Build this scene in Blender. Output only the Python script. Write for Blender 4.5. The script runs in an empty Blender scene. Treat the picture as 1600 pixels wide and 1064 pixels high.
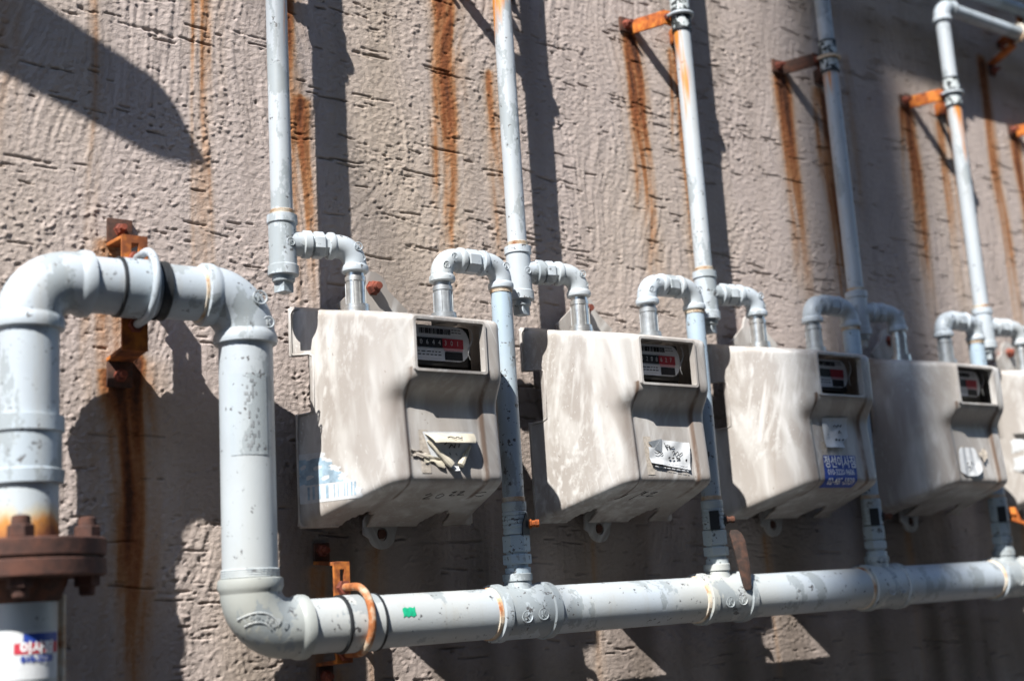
import bpy, bmesh, math, random
import numpy as np
from mathutils import Vector, Matrix

# ------------------------------------------------------------------ scene, camera, light
SC = bpy.context.scene
COL = SC.collection
PI = math.pi
random.seed(7)

def cam_axes(psi, th, ro):
    fw = Vector((math.sin(psi)*math.cos(th), math.cos(psi)*math.cos(th), math.sin(th)))
    r0 = Vector((math.cos(psi), -math.sin(psi), 0)); u0 = r0.cross(fw)
    r = math.cos(ro)*r0 + math.sin(ro)*u0; u = -math.sin(ro)*r0 + math.cos(ro)*u0
    return r, u, fw
r_, u_, f_ = cam_axes(0.632, 0.1974, -0.0618)
cd = bpy.data.cameras.new('camera'); cam = bpy.data.objects.new('camera', cd); COL.objects.link(cam)
cam.matrix_world = Matrix(((r_.x, u_.x, -f_.x, -0.6824), (r_.y, u_.y, -f_.y, -1.4691), (r_.z, u_.z, -f_.z, 0.0171), (0, 0, 0, 1)))
cd.sensor_width = 36; cd.lens = 45.29; cd.clip_start = .02; cd.clip_end = 2000
cd.dof.use_dof = True; cd.dof.focus_distance = 1.70; cd.dof.aperture_fstop = 2.7
SC.camera = cam

SUN_A, SUN_B = 1.55, 2.0                      # shadow shift right / down per metre off the wall
sdir = Vector((-SUN_A, -1.0, SUN_B)).normalized()
elev = math.asin(sdir.z)
W = bpy.data.worlds.new('World'); SC.world = W; W.use_nodes = True
wn = W.node_tree; bg = wn.nodes['Background']
sky = wn.nodes.new('ShaderNodeTexSky'); sky.sky_type = 'NISHITA'; sky.sun_disc = False; sky.dust_density = .3; sky.ozone_density = 3.0
sky.sun_elevation = elev; sky.sun_rotation = math.atan2(sdir.x, sdir.y) % (2*PI)
wn.links.new(sky.outputs[0], bg.inputs[0]); bg.inputs[1].default_value = .145
sl = bpy.data.lights.new('sun', 'SUN'); sl.energy = 5.0; sl.angle = math.radians(.53); sl.color = (1, .965, .92)
sun = bpy.data.objects.new('sun', sl); COL.objects.link(sun)
sun.rotation_euler = (-sdir).to_track_quat('-Z', 'Y').to_euler(); sun.location = sdir*30
SC.view_settings.view_transform = 'Standard'; SC.view_settings.look = 'None'
SC.view_settings.gamma = 1; SC.view_settings.use_curve_mapping = False
SC.view_settings.exposure = 1.0
GROUND = -1.45

# ------------------------------------------------------------------ node helpers
class NT:
    def __init__(s, name):
        s.m = bpy.data.materials.new(name); s.m.use_nodes = True; s.t = s.m.node_tree
        s.b = s.t.nodes['Principled BSDF']; s._pos = None
    def new(s, typ, **kw):
        n = s.t.nodes.new(typ)
        for k, v in kw.items(): setattr(n, k, v)
        return n
    def put(s, sock, v):
        if hasattr(v, 'node'): s.t.links.new(v, sock)
        elif isinstance(v, (tuple, list)) and len(v) == 3 and sock.type == 'RGBA': sock.default_value = (*v, 1)
        else: sock.default_value = v
    def pos(s):
        if s._pos is None: s._pos = s.new('ShaderNodeNewGeometry').outputs['Position']
        return s._pos
    def mapped(s, scale=(1, 1, 1), loc=(0, 0, 0), rot=(0, 0, 0)):
        n = s.new('ShaderNodeMapping'); s.put(n.inputs[0], s.pos())
        n.inputs['Location'].default_value = loc; n.inputs['Scale'].default_value = scale; n.inputs['Rotation'].default_value = rot
        return n.outputs[0]
    def noise(s, scale, detail=3, rough=.55, vec=None, dist=0):
        n = s.new('ShaderNodeTexNoise'); s.put(n.inputs['Vector'], vec if vec is not None else s.pos())
        n.inputs['Scale'].default_value = scale; n.inputs['Detail'].default_value = detail
        n.inputs['Roughness'].default_value = rough; n.inputs['Distortion'].default_value = dist
        return n.outputs['Fac']
    def step(s, v, a, b, smooth=False):
        n = s.new('ShaderNodeMapRange'); n.interpolation_type = 'SMOOTHSTEP' if smooth else 'LINEAR'
        s.put(n.inputs[0], v); n.inputs[1].default_value = a; n.inputs[2].default_value = b
        return n.outputs[0]
    def math(s, op, a, b=0.0):
        n = s.new('ShaderNodeMath', operation=op); s.put(n.inputs[0], a); s.put(n.inputs[1], b); return n.outputs[0]
    def mix(s, f, a, b):
        n = s.new('ShaderNodeMix', data_type='RGBA'); s.put(n.inputs[0], f); s.put(n.inputs[6], a); s.put(n.inputs[7], b)
        return n.outputs[2]
    def ramp(s, v, stops):
        n = s.new('ShaderNodeValToRGB'); s.put(n.inputs[0], v); e = n.color_ramp.elements
        while len(e) < len(stops): e.new(.5)
        for i, (p, c) in enumerate(stops): e[i].position = p; e[i].color = (*c, 1)
        return n.outputs[0]
    def xyz(s):
        n = s.new('ShaderNodeSeparateXYZ'); s.put(n.inputs[0], s.pos()); return n.outputs
    def bump(s, h, strength=.3, dist=.001, normal=None):
        n = s.new('ShaderNodeBump'); s.put(n.inputs['Height'], h); n.inputs['Strength'].default_value = strength
        n.inputs['Distance'].default_value = dist
        if normal is not None: s.put(n.inputs['Normal'], normal)
        return n.outputs[0]
    def out(s, col=None, rough=None, metal=None, normal=None, spec=None):
        if col is not None: s.put(s.b.inputs['Base Color'], col)
        if rough is not None: s.put(s.b.inputs['Roughness'], rough)
        if metal is not None: s.put(s.b.inputs['Metallic'], metal)
        if normal is not None: s.put(s.b.inputs['Normal'], normal)
        if spec is not None: s.put(s.b.inputs['Specular IOR Level'], spec)
        return s.m

# ------------------------------------------------------------------ materials
def paint(name, base=(.405, .452, .488), chip=.8, worn=.035, rust=False):
    t = NT(name)
    n1 = t.noise(9, 4); n2 = t.noise(70, 5, .6); n3 = t.noise(240, 3, .6)
    c = t.mix(t.step(n1, .35, .65), base, tuple(b*.88 for b in base))
    warm = t.step(t.noise(4.3, 3, .5, t.mapped((1, 1, .35), (3, 1, 2))), .5, .72)
    c = t.mix(t.math('MULTIPLY', warm, .45), c, (.47, .43, .32))
    # large worn patches of older grey coat with crisp edges
    pn = t.noise(20, 6, .62, t.mapped((1, 1, .42), (5, 2, 9)))
    pm = t.step(t.math('ADD', pn, t.math('MULTIPLY', t.math('SUBTRACT', n3, .5), .10)), .60 - worn, .618 - worn)
    c = t.mix(t.math('MULTIPLY', pm, .85), c, (.26, .29, .30))
    # chips down to dark primer, small
    cm = t.step(t.math('ADD', t.math('MULTIPLY', n2, .6), t.math('MULTIPLY', n3, .4)), .66 - .06*chip, .675 - .06*chip)
    c = t.mix(cm, c, (.10, .10, .10))
    # grime specks and runs
    gm = t.step(t.noise(38, 5, .7, t.mapped((1, 1, .12), (1, 7, 3))), .56, .75)
    c = t.mix(t.math('MULTIPLY', gm, .35), c, (.34, .31, .25))
    if rust:
        z = t.xyz()[2]
        zz = t.math('MULTIPLY', t.step(z, .66, .895), t.step(z, .902, .898))
        rm = t.step(t.math('ADD', t.noise(45, 3, .6, t.mapped((1, 1, .09), (2, 2, 2))), t.math('MULTIPLY', zz, .26)), .70, .80)
        rm = t.math('MULTIPLY', rm, t.step(zz, 0, .3))
        c = t.mix(rm, c, (.50, .19, .035))
    h = t.math('ADD', t.math('MULTIPLY', n3, .35), t.math('MULTIPLY', t.math('SUBTRACT', 1.0, cm), .5))
    h = t.math('SUBTRACT', h, t.math('MULTIPLY', pm, .35))
    rgh = t.math('ADD', t.math('MULTIPLY', n2, .35), .28)
    return t.out(c, rgh, 0.0, t.bump(h, .35, .0012), .4)

def rusty(name, c1=(.42, .13, .03), c2=(.12, .045, .025), c3=(.04, .022, .016), scale=60):
    t = NT(name)
    a = t.noise(scale, 6, .65); b = t.noise(scale*6, 4, .6)
    c = t.ramp(a, [(.30, c3), (.46, c2), (.62, c1)])
    h = t.math('ADD', a, t.math('MULTIPLY', b, .6))
    return t.out(c, .85, 0.0, t.bump(h, .6, .001), .25)

def plain(name, col, rough=.6, metal=0.0, var=.15, scale=90, spec=.4):
    t = NT(name); n = t.noise(scale, 4, .6)
    c = t.mix(t.step(n, .3, .7), tuple(x*(1-var) for x in col), tuple(min(1, x*(1+var)) for x in col))
    return t.out(c, rough, metal, t.bump(n, .15, .0006), spec)

def mat_wall():
    t = NT('wall_render')
    at = t.new('ShaderNodeAttribute', attribute_name='stain'); sep = t.new('ShaderNodeSeparateColor'); t.put(sep.inputs[0], at.outputs['Color'])
    rust, dirt, pale = sep.outputs[0], sep.outputs[1], sep.outputs[2]
    n1 = t.noise(5, 5, .6); n2 = t.noise(120, 5, .65); n3 = t.noise(520, 4, .65)
    c = t.mix(t.step(n1, .33, .67), (.452, .385, .350), (.402, .340, .309))
    c = t.mix(t.math('MULTIPLY', t.step(n2, .35, .75), .45), c, (.33, .278, .255))
    c = t.mix(t.math('MULTIPLY', t.step(t.noise(2.2, 3, .5, t.mapped((1.6, 1, .5), (4, 4, 1))), .48, .7), .4), c, (.36, .29, .19))
    c = t.mix(t.math('MULTIPLY', dirt, .9), c, (.15, .122, .10))
    c = t.mix(t.math('MULTIPLY', pale, .5), c, (.42, .46, .42))
    # rust: graded by strength, broken up by grain
    rr = t.math('MULTIPLY', rust, t.math('ADD', .62, t.math('MULTIPLY', n2, .76)))
    rc = t.ramp(rr, [(.0, (.37, .27, .17)), (.35, (.335, .172, .080)), (.66, (.215, .074, .028)), (.95, (.072, .029, .016))])
    c = t.mix(t.step(rr, .03, .42), c, rc)
    h = t.math('ADD', t.math('MULTIPLY', n2, .6), t.math('MULTIPLY', n3, 1.0))
    return t.out(c, .92, 0.0, t.bump(h, .75, .0018), .2)

def mat_cover():
    t = NT('weathered_plastic')
    n1 = t.noise(12, 4); n2 = t.noise(160, 4, .6)
    c = t.mix(t.step(n1, .3, .7), (.335, .31, .283), (.30, .273, .247))
    # chalky wiped swirls: long smooth curved streaks, a slow warp bends them
    w1 = t.noise(5.5, 1, .4, t.mapped((1, 1, .8), (3, 3, 3))); w2 = t.noise(4.0, 1, .4, t.mapped((1, 1, 1), (9, 5, 1)))
    comb = t.new('ShaderNodeCombineXYZ'); t.put(comb.inputs[0], w1); t.put(comb.inputs[1], w1); t.put(comb.inputs[2], w2)
    wv = t.new('ShaderNodeVectorMath', operation='MULTIPLY_ADD')
    t.put(wv.inputs[0], comb.outputs[0]); wv.inputs[1].default_value = (.13, .06, .10); t.put(wv.inputs[2], t.pos())
    def streak(scale, ratio, rot, loc, det=2):
        mp = t.new('ShaderNodeMapping'); t.put(mp.inputs[0], wv.outputs[0]); mp.inputs['Scale'].default_value = (1, 1, ratio)
        mp.inputs['Rotation'].default_value = (0, rot, 0); mp.inputs['Location'].default_value = loc
        rot_first = t.new('ShaderNodeVectorRotate', rotation_type='Y_AXIS'); t.put(rot_first.inputs['Vector'], wv.outputs[0]); rot_first.inputs['Angle'].default_value = rot
        mp.inputs['Rotation'].default_value = (0, 0, 0); t.put(mp.inputs[0], rot_first.outputs[0])
        return t.noise(scale, det, .5, mp.outputs[0])
    s1 = streak(62, .07, .12, (1, 2, 3)); s2 = streak(95, .035, -.50, (4, 1, 2)); s3 = streak(24, .16, .3, (7, 3, 1), 3)
    c = t.mix(t.math('MULTIPLY', t.step(s3, .46, .66, True), .8), c, (.47, .455, .43))
    c = t.mix(t.math('MULTIPLY', t.step(s1, .54, .74), t.math('MULTIPLY', t.step(s3, .38, .62), .85)), c, (.54, .53, .51))
    area = t.step(t.noise(7, 2, .5, t.mapped((1, 1, 1), (2, 6, 4))), .46, .60)
    c = t.mix(t.math('MULTIPLY', t.step(s2, .50, .68), t.math('MULTIPLY', area, .75)), c, (.55, .54, .52))
    s4 = streak(300, .03, .35, (2, 8, 5), 3); s5 = streak(260, .04, -.9, (6, 2, 8), 3)
    ar2 = t.step(t.noise(9, 2, .5, t.mapped((1, 1, 1), (7, 1, 3))), .42, .62)
    c = t.mix(t.math('MULTIPLY', t.step(s4, .60, .72), t.math('MULTIPLY', ar2, .7)), c, (.56, .55, .53))
    c = t.mix(t.math('MULTIPLY', t.step(s5, .62, .72), t.math('MULTIPLY', area, .6)), c, (.55, .54, .52))
    nk = t.step(t.noise(150, 4, .65, t.mapped((1, 1, .7), (5, 5, 5))), .68, .72)
    c = t.mix(t.math('MULTIPLY', nk, .6), c, (.16, .13, .105))
    # dirt runs: dark brown vertical
    d1 = t.noise(16, 4, .62, t.mapped((2.2, 2.2, .16), (8, 3, 5)), .3)
    c = t.mix(t.math('MULTIPLY', t.step(d1, .57, .76), .35), c, (.20, .16, .125))
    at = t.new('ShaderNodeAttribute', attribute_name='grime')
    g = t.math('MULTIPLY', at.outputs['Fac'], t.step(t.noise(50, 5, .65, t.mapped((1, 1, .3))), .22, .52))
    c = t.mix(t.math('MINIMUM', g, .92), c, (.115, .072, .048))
    h = t.math('ADD', t.math('MULTIPLY', n2, .6), t.math('MULTIPLY', s1, .3))
    return t.out(c, t.math('ADD', .34, t.math('MULTIPLY', s1, .25)), 0.0, t.bump(h, .18, .0012), .5)

M = {}
M['wall'] = mat_wall()
M['cover'] = mat_cover()
M['paint'] = paint('pale_pipe_paint')
M['paint_riser'] = paint('riser_pipe_paint', base=(.415, .452, .478), rust=True)
M['paint_worn'] = paint('worn_pipe_paint', base=(.385, .44, .48), chip=1.2, worn=.11)
M['paint_grey'] = paint('grey_worn_paint', base=(.31, .345, .35), chip=.7, worn=.06)
M['paint_drop'] = paint('drop_pipe_paint', base=(.35, .445, .525), chip=1.3, worn=.03)
M['rust_orange'] = rusty('orange_rust', (.55, .19, .035), (.33, .085, .02), (.09, .03, .016))
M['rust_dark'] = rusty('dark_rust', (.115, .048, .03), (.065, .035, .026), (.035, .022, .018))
M['lever_rust'] = rusty('lever_rust', (.085, .045, .032), (.045, .03, .025), (.022, .018, .016), 80)
M['rust_red'] = rusty('red_rust', (.25, .07, .042), (.17, .05, .034), (.07, .028, .02))
M['rust_brown'] = rusty('brown_rust', (.50, .17, .035), (.20, .062, .022), (.07, .028, .017), 32)
M['rust_flange'] = rusty('flange_rust', (.105, .047, .033), (.066, .035, .028), (.035, .021, .018), 45)
M['rust_ubolt'] = rusty('flaking_u_bolt', (.45, .38, .28), (.34, .12, .04), (.13, .045, .025), 38)
M['rust_cream'] = rusty('half_painted_rust', (.62, .58, .50), (.52, .40, .28), (.30, .10, .03), 45)
def mottled():
    t = NT('flaking_paint_on_rubber'); n = t.noise(110, 4, .6, t.mapped((1, 1, .8), (3, 2, 1))); k = t.step(n, .47, .50)
    return t.out(t.mix(k, (.02, .024, .024), (.44, .48, .48)), .6, 0.0, t.bump(k, .3, .0008), .3)
M['mottled'] = mottled()
def rust_gradient():
    t = NT('rust_creeping_up_paint'); z = t.xyz()[2]; n = t.noise(26, 5, .6, t.mapped((1, 1, .5))); n2 = t.noise(160, 4, .6)
    k = t.math('ADD', t.step(z, .150, .104), t.math('MULTIPLY', t.math('SUBTRACT', n, .5), 1.5))
    c = t.ramp(k, [(.12, (.40, .44, .46)), (.42, (.46, .40, .28)), (.66, (.46, .20, .05)), (.95, (.20, .07, .03))])
    c = t.mix(t.step(n2, .62, .68), c, (.2, .2, .19))
    return t.out(c, .65, 0.0, t.bump(n2, .3, .0008), .3)
M['rust_gradient'] = rust_gradient()
M['rubber'] = plain('black_rubber', (.018, .02, .022), .55)
M['steel'] = plain('galvanised_steel', (.56, .56, .54), .36, .85, .2, 120)
M['steel_dull'] = plain('dull_steel', (.33, .35, .36), .5, .6, .2, 120)
M['body'] = plain('dark_meter_case', (.035, .033, .03), .6)
M['dial'] = plain('dial_face', (.70, .71, .72), .5, 0, .05)
M['black'] = plain('black_print', (.012, .012, .016), .5, 0, .1)
M['ink'] = plain('marker_ink', (.02, .019, .018), .6, 0, .1)
M['white'] = plain('white_print', (.72, .72, .72), .5, 0, .03)
M['red'] = plain('red_print', (.42, .03, .05), .5, 0, .1)
M['redwhite'] = plain('pink_print', (.70, .35, .38), .5, 0, .1)
M['blue'] = plain('blue_sticker', (.018, .05, .27), .45, 0, .1, 40)
M['paper'] = plain('old_paper', (.50, .515, .52), .75, 0, .1, 120, .25)
M['paper_cream'] = plain('yellowed_paper', (.47, .43, .34), .8, 0, .12, 120, .25)
M['glue'] = plain('glue_residue', (.37, .33, .28), .6, 0, .3, 220, .3)
M['green'] = plain('green_sticker', (.01, .33, .17), .5, 0, .2, 200)
M['label_blue'] = plain('faded_blue_print', (.27, .37, .45), .6, 0, .35, 60)
M['ground'] = plain('asphalt', (.075, .072, .068), .9, 0, .25, 25)
M['concrete'] = plain('pole_concrete', (.33, .32, .30), .85, 0, .15, 12)
M['brick'] = plain('grey_brick', (.12, .11, .105), .9, 0, .25, 14)
M['sheet'] = plain('grey_sheet', (.28, .30, .31), .55, 0, .1, 10)
M['flue'] = plain('stainless_flue', (.5, .5, .5), .35, .9, .1, 20)
M['cable'] = plain('cable_sheath', (.02, .02, .02), .6)

# ------------------------------------------------------------------ mesh helpers
def P(x, d, z): return Vector((x, -d, z))     # d = distance off the wall

class MB:
    def __init__(s): s.v = []; s.f = []
    def add(s, vs, fs):
        o = len(s.v); s.v += [tuple(v) for v in vs]; s.f += [tuple(i+o for i in f) for f in fs]
    def sweep(s, pts, rad, seg=20, caps=True, up=None, flat=None):
        pts = [Vector(p) for p in pts]; n = len(pts)
        if not hasattr(rad, '__len__'): rad = [rad]*n
        tang = []
        for i in range(n):
            a = pts[i]-pts[i-1] if i > 0 else None; b = pts[i+1]-pts[i] if i < n-1 else None
            if a is not None and a.length < 1e-9: a = None
            if b is not None and b.length < 1e-9: b = None
            if a is None and b is None: tang.append(tang[-1]); continue
            t = (a.normalized() if a is not None else Vector()) + (b.normalized() if b is not None else Vector())
            tang.append(t.normalized())
        t0 = tang[0]; ref = Vector((0, 0, 1)) if abs(t0.z) < .9 else Vector((1, 0, 0))
        if up is not None: ref = Vector(up)
        nrm = (ref - t0*ref.dot(t0)).normalized(); vs = []; fs = []
        for i in range(n):
            t = tang[i]; nrm = (nrm - t*nrm.dot(t)).normalized(); bn = t.cross(nrm)
            for k in range(seg):
                a = 2*PI*(k+.5)/seg
                vs.append(pts[i] + rad[i]*(math.cos(a)*nrm + math.sin(a)*bn))
        for i in range(n-1):
            for k in range(seg):
                k2 = (k+1) % seg
                fs.append((i*seg+k, i*seg+k2, (i+1)*seg+k2, (i+1)*seg+k))
        if caps:
            fs.append(tuple(reversed(range(seg)))); fs.append(tuple((n-1)*seg+k for k in range(seg)))
        s.add(vs, fs)
    def lathe(s, o, ax, prof, seg=24, caps=True):
        o = Vector(o); ax = Vector(ax).normalized(); ref = Vector((0, 0, 1)) if abs(ax.z) < .9 else Vector((1, 0, 0))
        n = (ref-ax*ref.dot(ax)).normalized(); b = ax.cross(n); vs = []; fs = []
        for t, r in prof:
            for k in range(seg):
                a = 2*PI*(k+.5)/seg; vs.append(o+ax*t+r*(math.cos(a)*n+math.sin(a)*b))
        for i in range(len(prof)-1):
            for k in range(seg):
                k2 = (k+1) % seg; fs.append((i*seg+k, i*seg+k2, (i+1)*seg+k2, (i+1)*seg+k))
        if caps:
            fs.append(tuple(reversed(range(seg)))); fs.append(tuple((len(prof)-1)*seg+k for k in range(seg)))
        s.add(vs, fs)
    def box(s, c, size, rot=None):
        c = Vector(c); h = Vector(size)/2; R = rot or Matrix.Identity(3)
        vs = [c + R @ Vector((sx*h.x, sy*h.y, sz*h.z)) for sx in (-1, 1) for sy in (-1, 1) for sz in (-1, 1)]
        s.add(vs, [(0, 1, 3, 2), (4, 6, 7, 5), (0, 4, 5, 1), (2, 3, 7, 6), (0, 2, 6, 4), (1, 5, 7, 3)])
    def prism(s, outline, vec):      # outline: 3D points of a planar ring, extruded by vec
        vec = Vector(vec); n = len(outline); a = [Vector(p) for p in outline]; b = [p+vec for p in a]
        s.add(a+b, [tuple(reversed(range(n))), tuple(range(n, 2*n))] + [(i, (i+1) % n, n+(i+1) % n, n+i) for i in range(n)])
    def ring(s, outer, inner, vec):  # plate with a hole: same number of points in both outlines
        vec = Vector(vec); n = len(outer)
        o = [Vector(p) for p in outer]; i_ = [Vector(p) for p in inner]
        vs = o + i_ + [p+vec for p in o] + [p+vec for p in i_]; fs = []
        for k in range(n):
            l = (k+1) % n
            fs += [(k, n+k, n+l, l), (2*n+k, 2*n+l, 3*n+l, 3*n+k), (k, l, 2*n+l, 2*n+k), (n+k, 3*n+k, 3*n+l, n+l)]
        s.add(vs, fs)
    def build(s, name, mat, parent=None, angle=38, smooth=True, bevel=0):
        me = bpy.data.meshes.new(name); off = parent_loc(parent)
        me.from_pydata([(v[0]-off.x, v[1]-off.y, v[2]-off.z) for v in s.v], [], s.f)
        bm = bmesh.new(); bm.from_mesh(me); bmesh.ops.recalc_face_normals(bm, faces=bm.faces)
        if bevel: bmesh.ops.bevel(bm, geom=bm.edges[:], offset=bevel, segments=2, affect='EDGES', profile=.5)
        bm.to_mesh(me); bm.free()
        if smooth:
            me.polygons.foreach_set('use_smooth', [True]*len(me.polygons)); me.set_sharp_from_angle(angle=math.radians(angle))
        me.materials.append(M[mat] if isinstance(mat, str) else mat)
        o = bpy.data.objects.new(name, me); COL.objects.link(o)
        if parent is not None: o.parent = parent
        return o

def parent_loc(p):
    v = Vector((0, 0, 0))
    while p is not None: v += p.location; p = p.parent
    return v
def thing(name, label, cat, loc, group=None):
    o = bpy.data.objects.new(name, None); COL.objects.link(o); o.location = loc; o.empty_display_size = .03
    return tag(o, label, cat, group)
def tag(o, label=None, cat=None, group=None, kind=None):
    if label: o['label'] = label
    if cat: o['category'] = cat
    if group: o['group'] = group
    if kind: o['kind'] = kind
    return o
def copy_tree(o, parent=None):
    c = o.copy(); COL.objects.link(c); c.parent = parent
    for ch in list(o.children): copy_tree(ch, c)
    return c

def arc_path(C, dA, dB, LA, LB, Rb, n=10):
    C = Vector(C); dA = Vector(dA).normalized(); dB = Vector(dB).normalized()
    cen = C + dA*Rb + dB*Rb; pts = [C+dA*LA]
    for i in range(n+1):
        a = (PI/2)*i/n; pts.append(cen - dB*Rb*math.cos(a) - dA*Rb*math.sin(a))
    pts.append(C+dB*LB); return pts

def elbow(C, dA, dB, LA, LB, Rb, r, rc, cw, parent, mat, name='elbow', seg=24):
    """cast elbow: swept body with a beaded collar at each mouth"""
    mb = MB(); C = Vector(C); dA = Vector(dA).normalized(); dB = Vector(dB).normalized()
    mb.sweep(arc_path(C, dA, dB, LA-.001, LB-.001, Rb), r, seg)
    for d, L in ((dA, LA), (dB, LB)):
        mb.lathe(C+d*L, -d, [(0, rc*.90), (.0012, rc*.985), (cw*.3, rc), (cw*.72, rc), (cw*.95, rc*.97), (cw*1.12, r*1.01), (cw*1.4, r*.97)], seg)
    return mb.build(name, mat, parent)

def cast_mark(c, rad, parent, mat, nrm=(0, -1, 0)):
    """raised foundry ring with a small raised K-like bar group in it, facing off the wall"""
    mb = MB(); c = Vector(c); n = 14
    pts = [c + Vector((rad*math.cos(2*PI*k/n), 0, rad*.92*math.sin(2*PI*k/n))) for k in range(n+1)]
    mb.sweep(pts, rad*.15, 6, False)
    mb.box(c+Vector((-rad*.3, 0, 0)), (rad*.2, rad*.3, rad*1.0))
    mb.box(c+Vector((rad*.12, 0, rad*.25)), (rad*.18, rad*.3, rad*.7), Matrix.Rotation(.7, 3, 'Y'))
    mb.box(c+Vector((rad*.12, 0, -rad*.25)), (rad*.18, rad*.3, rad*.7), Matrix.Rotation(-.7, 3, 'Y'))
    return mb.build('cast_mark', mat, parent)

def hexprof(mb, o, ax, L, r, ch=.0012):
    mb.lathe(o, ax, [(0, r-ch), (ch, r), (L-ch, r), (L, r-ch)], 6)

def text_geo(body, size, bold=.0):
    cu = bpy.data.curves.new('text_outline', 'FONT'); cu.body = body; cu.size = size; cu.offset = bold; cu.resolution_u = 3
    cu.align_x = 'CENTER'; cu.align_y = 'CENTER'
    ob = bpy.data.objects.new('text_outline', cu); COL.objects.link(ob)
    me = bpy.data.meshes.new_from_object(ob.evaluated_get(bpy.context.evaluated_depsgraph_get()))
    vs = [(v.co.x, v.co.y) for v in me.vertices]; fs = [tuple(p.vertices) for p in me.polygons]
    bpy.data.objects.remove(ob); bpy.data.curves.remove(cu); bpy.data.meshes.remove(me)
    return vs, fs

# ------------------------------------------------------------------ the wall: real relief
rng = np.random.default_rng(11)
X0, X1, Z0, Z1 = -.46, 2.06, -.25, 1.31
G = .0013
NX, NZ = int((X1-X0)/G), int((Z1-Z0)/G)
kx = np.fft.rfftfreq(NX, G)[None, :]; kz = np.fft.fftfreq(NZ, G)[:, None]
def fnoise(lx, lz):
    w = np.fft.rfft2(rng.standard_normal((NZ, NX)))
    h = np.fft.irfft2(w*np.exp(-2*(PI*lx*kx)**2 - 2*(PI*lz*kz)**2), (NZ, NX)); return h/h.std()
XX, ZZ = np.meshgrid(X0+G*np.arange(NX), Z0+G*np.arange(NZ))
def samp(A, x, z):
    fx = np.clip((x-X0)/G, 0, NX-1.001); fz = np.clip((z-Z0)/G, 0, NZ-1.001)
    i = fx.astype(int); j = fz.astype(int); a = fx-i; b = fz-j
    return A[j, i]*(1-a)*(1-b)+A[j, i+1]*a*(1-b)+A[j+1, i]*(1-a)*b+A[j+1, i+1]*a*b
warp = fnoise(.05, .06)*.016
strokes = samp(fnoise(.0014, .022), XX+warp, ZZ)            # comb-like trowel strokes, bending
strokes2 = samp(fnoise(.0024, .030), XX+warp*2.0, ZZ)
patch = 1/(1+np.exp(-2.4*fnoise(.045, .06))); patch2 = 1/(1+np.exp(-2.6*fnoise(.03, .03)))
grain = fnoise(.0012, .0012); crumb = fnoise(.0016, .0012); broad = fnoise(.05, .05)
crumbs = np.minimum(np.maximum(crumb-.6, 0), 1.3)
H = .00044*strokes*patch + .00026*strokes2*(.25+patch2*.75) + .00026*grain + .00088*crumbs*(1.3-patch)*(.35+patch2) + .0002*broad
pits = fnoise(.0016, .0013); H -= .0017*np.maximum(pits-1.7, 0)*(.4+patch2)
# horizontal slits left by dragged aggregate
def slit(cx, cz, L, m, w, dep):
    i0 = int((cx-L/2-.01-X0)/G); i1 = int((cx+L/2+.01-X0)/G); j0 = int((cz-abs(m)*L-.012-Z0)/G); j1 = int((cz+abs(m)*L+.012-Z0)/G)
    i0, i1, j0, j1 = max(i0, 0), min(i1, NX), max(j0, 0), min(j1, NZ)
    if i1-i0 < 3 or j1-j0 < 3: return
    x = XX[j0:j1, i0:i1]; z = ZZ[j0:j1, i0:i1]
    s = (x-cx)/(L/2); zc = cz+m*(x-cx)+.0006*np.sin(x*90+cx*77)
    env = np.clip((1-np.abs(s))*6, 0, 1); ww = w*(.9+.1*np.sin(x*160+cz*50)**2)
    q = (z-zc)/ww
    H[j0:j1, i0:i1] += -dep*env*np.exp(-q**4) + dep*.16*env*np.exp(-((q+2.1)/.9)**2)
for k in range(1350):
    cx = rng.uniform(X0, X1); cz = rng.uniform(Z0, Z1)
    n = rng.integers(1, 5); m0 = -.055+rng.normal(0, .03); px_ = 0.0
    for q in range(n):
        L = rng.choice([.008, .015, .028, .050], p=[.42, .30, .19, .09])*rng.uniform(.8, 1.3)
        slit(cx+px_+rng.normal(0, .008), cz+m0*px_+rng.normal(0, .0045), L, m0+rng.normal(0, .02), rng.uniform(.0009, .0013), rng.uniform(.0022, .0040)*(.75 if L < .015 else 1))
        px_ += L*rng.uniform(.5, 1.3)
edge = np.minimum(np.minimum(XX-X0, X1-XX), np.minimum(ZZ-Z0, Z1-ZZ)); H *= np.clip(edge/.03, 0, 1)

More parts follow.
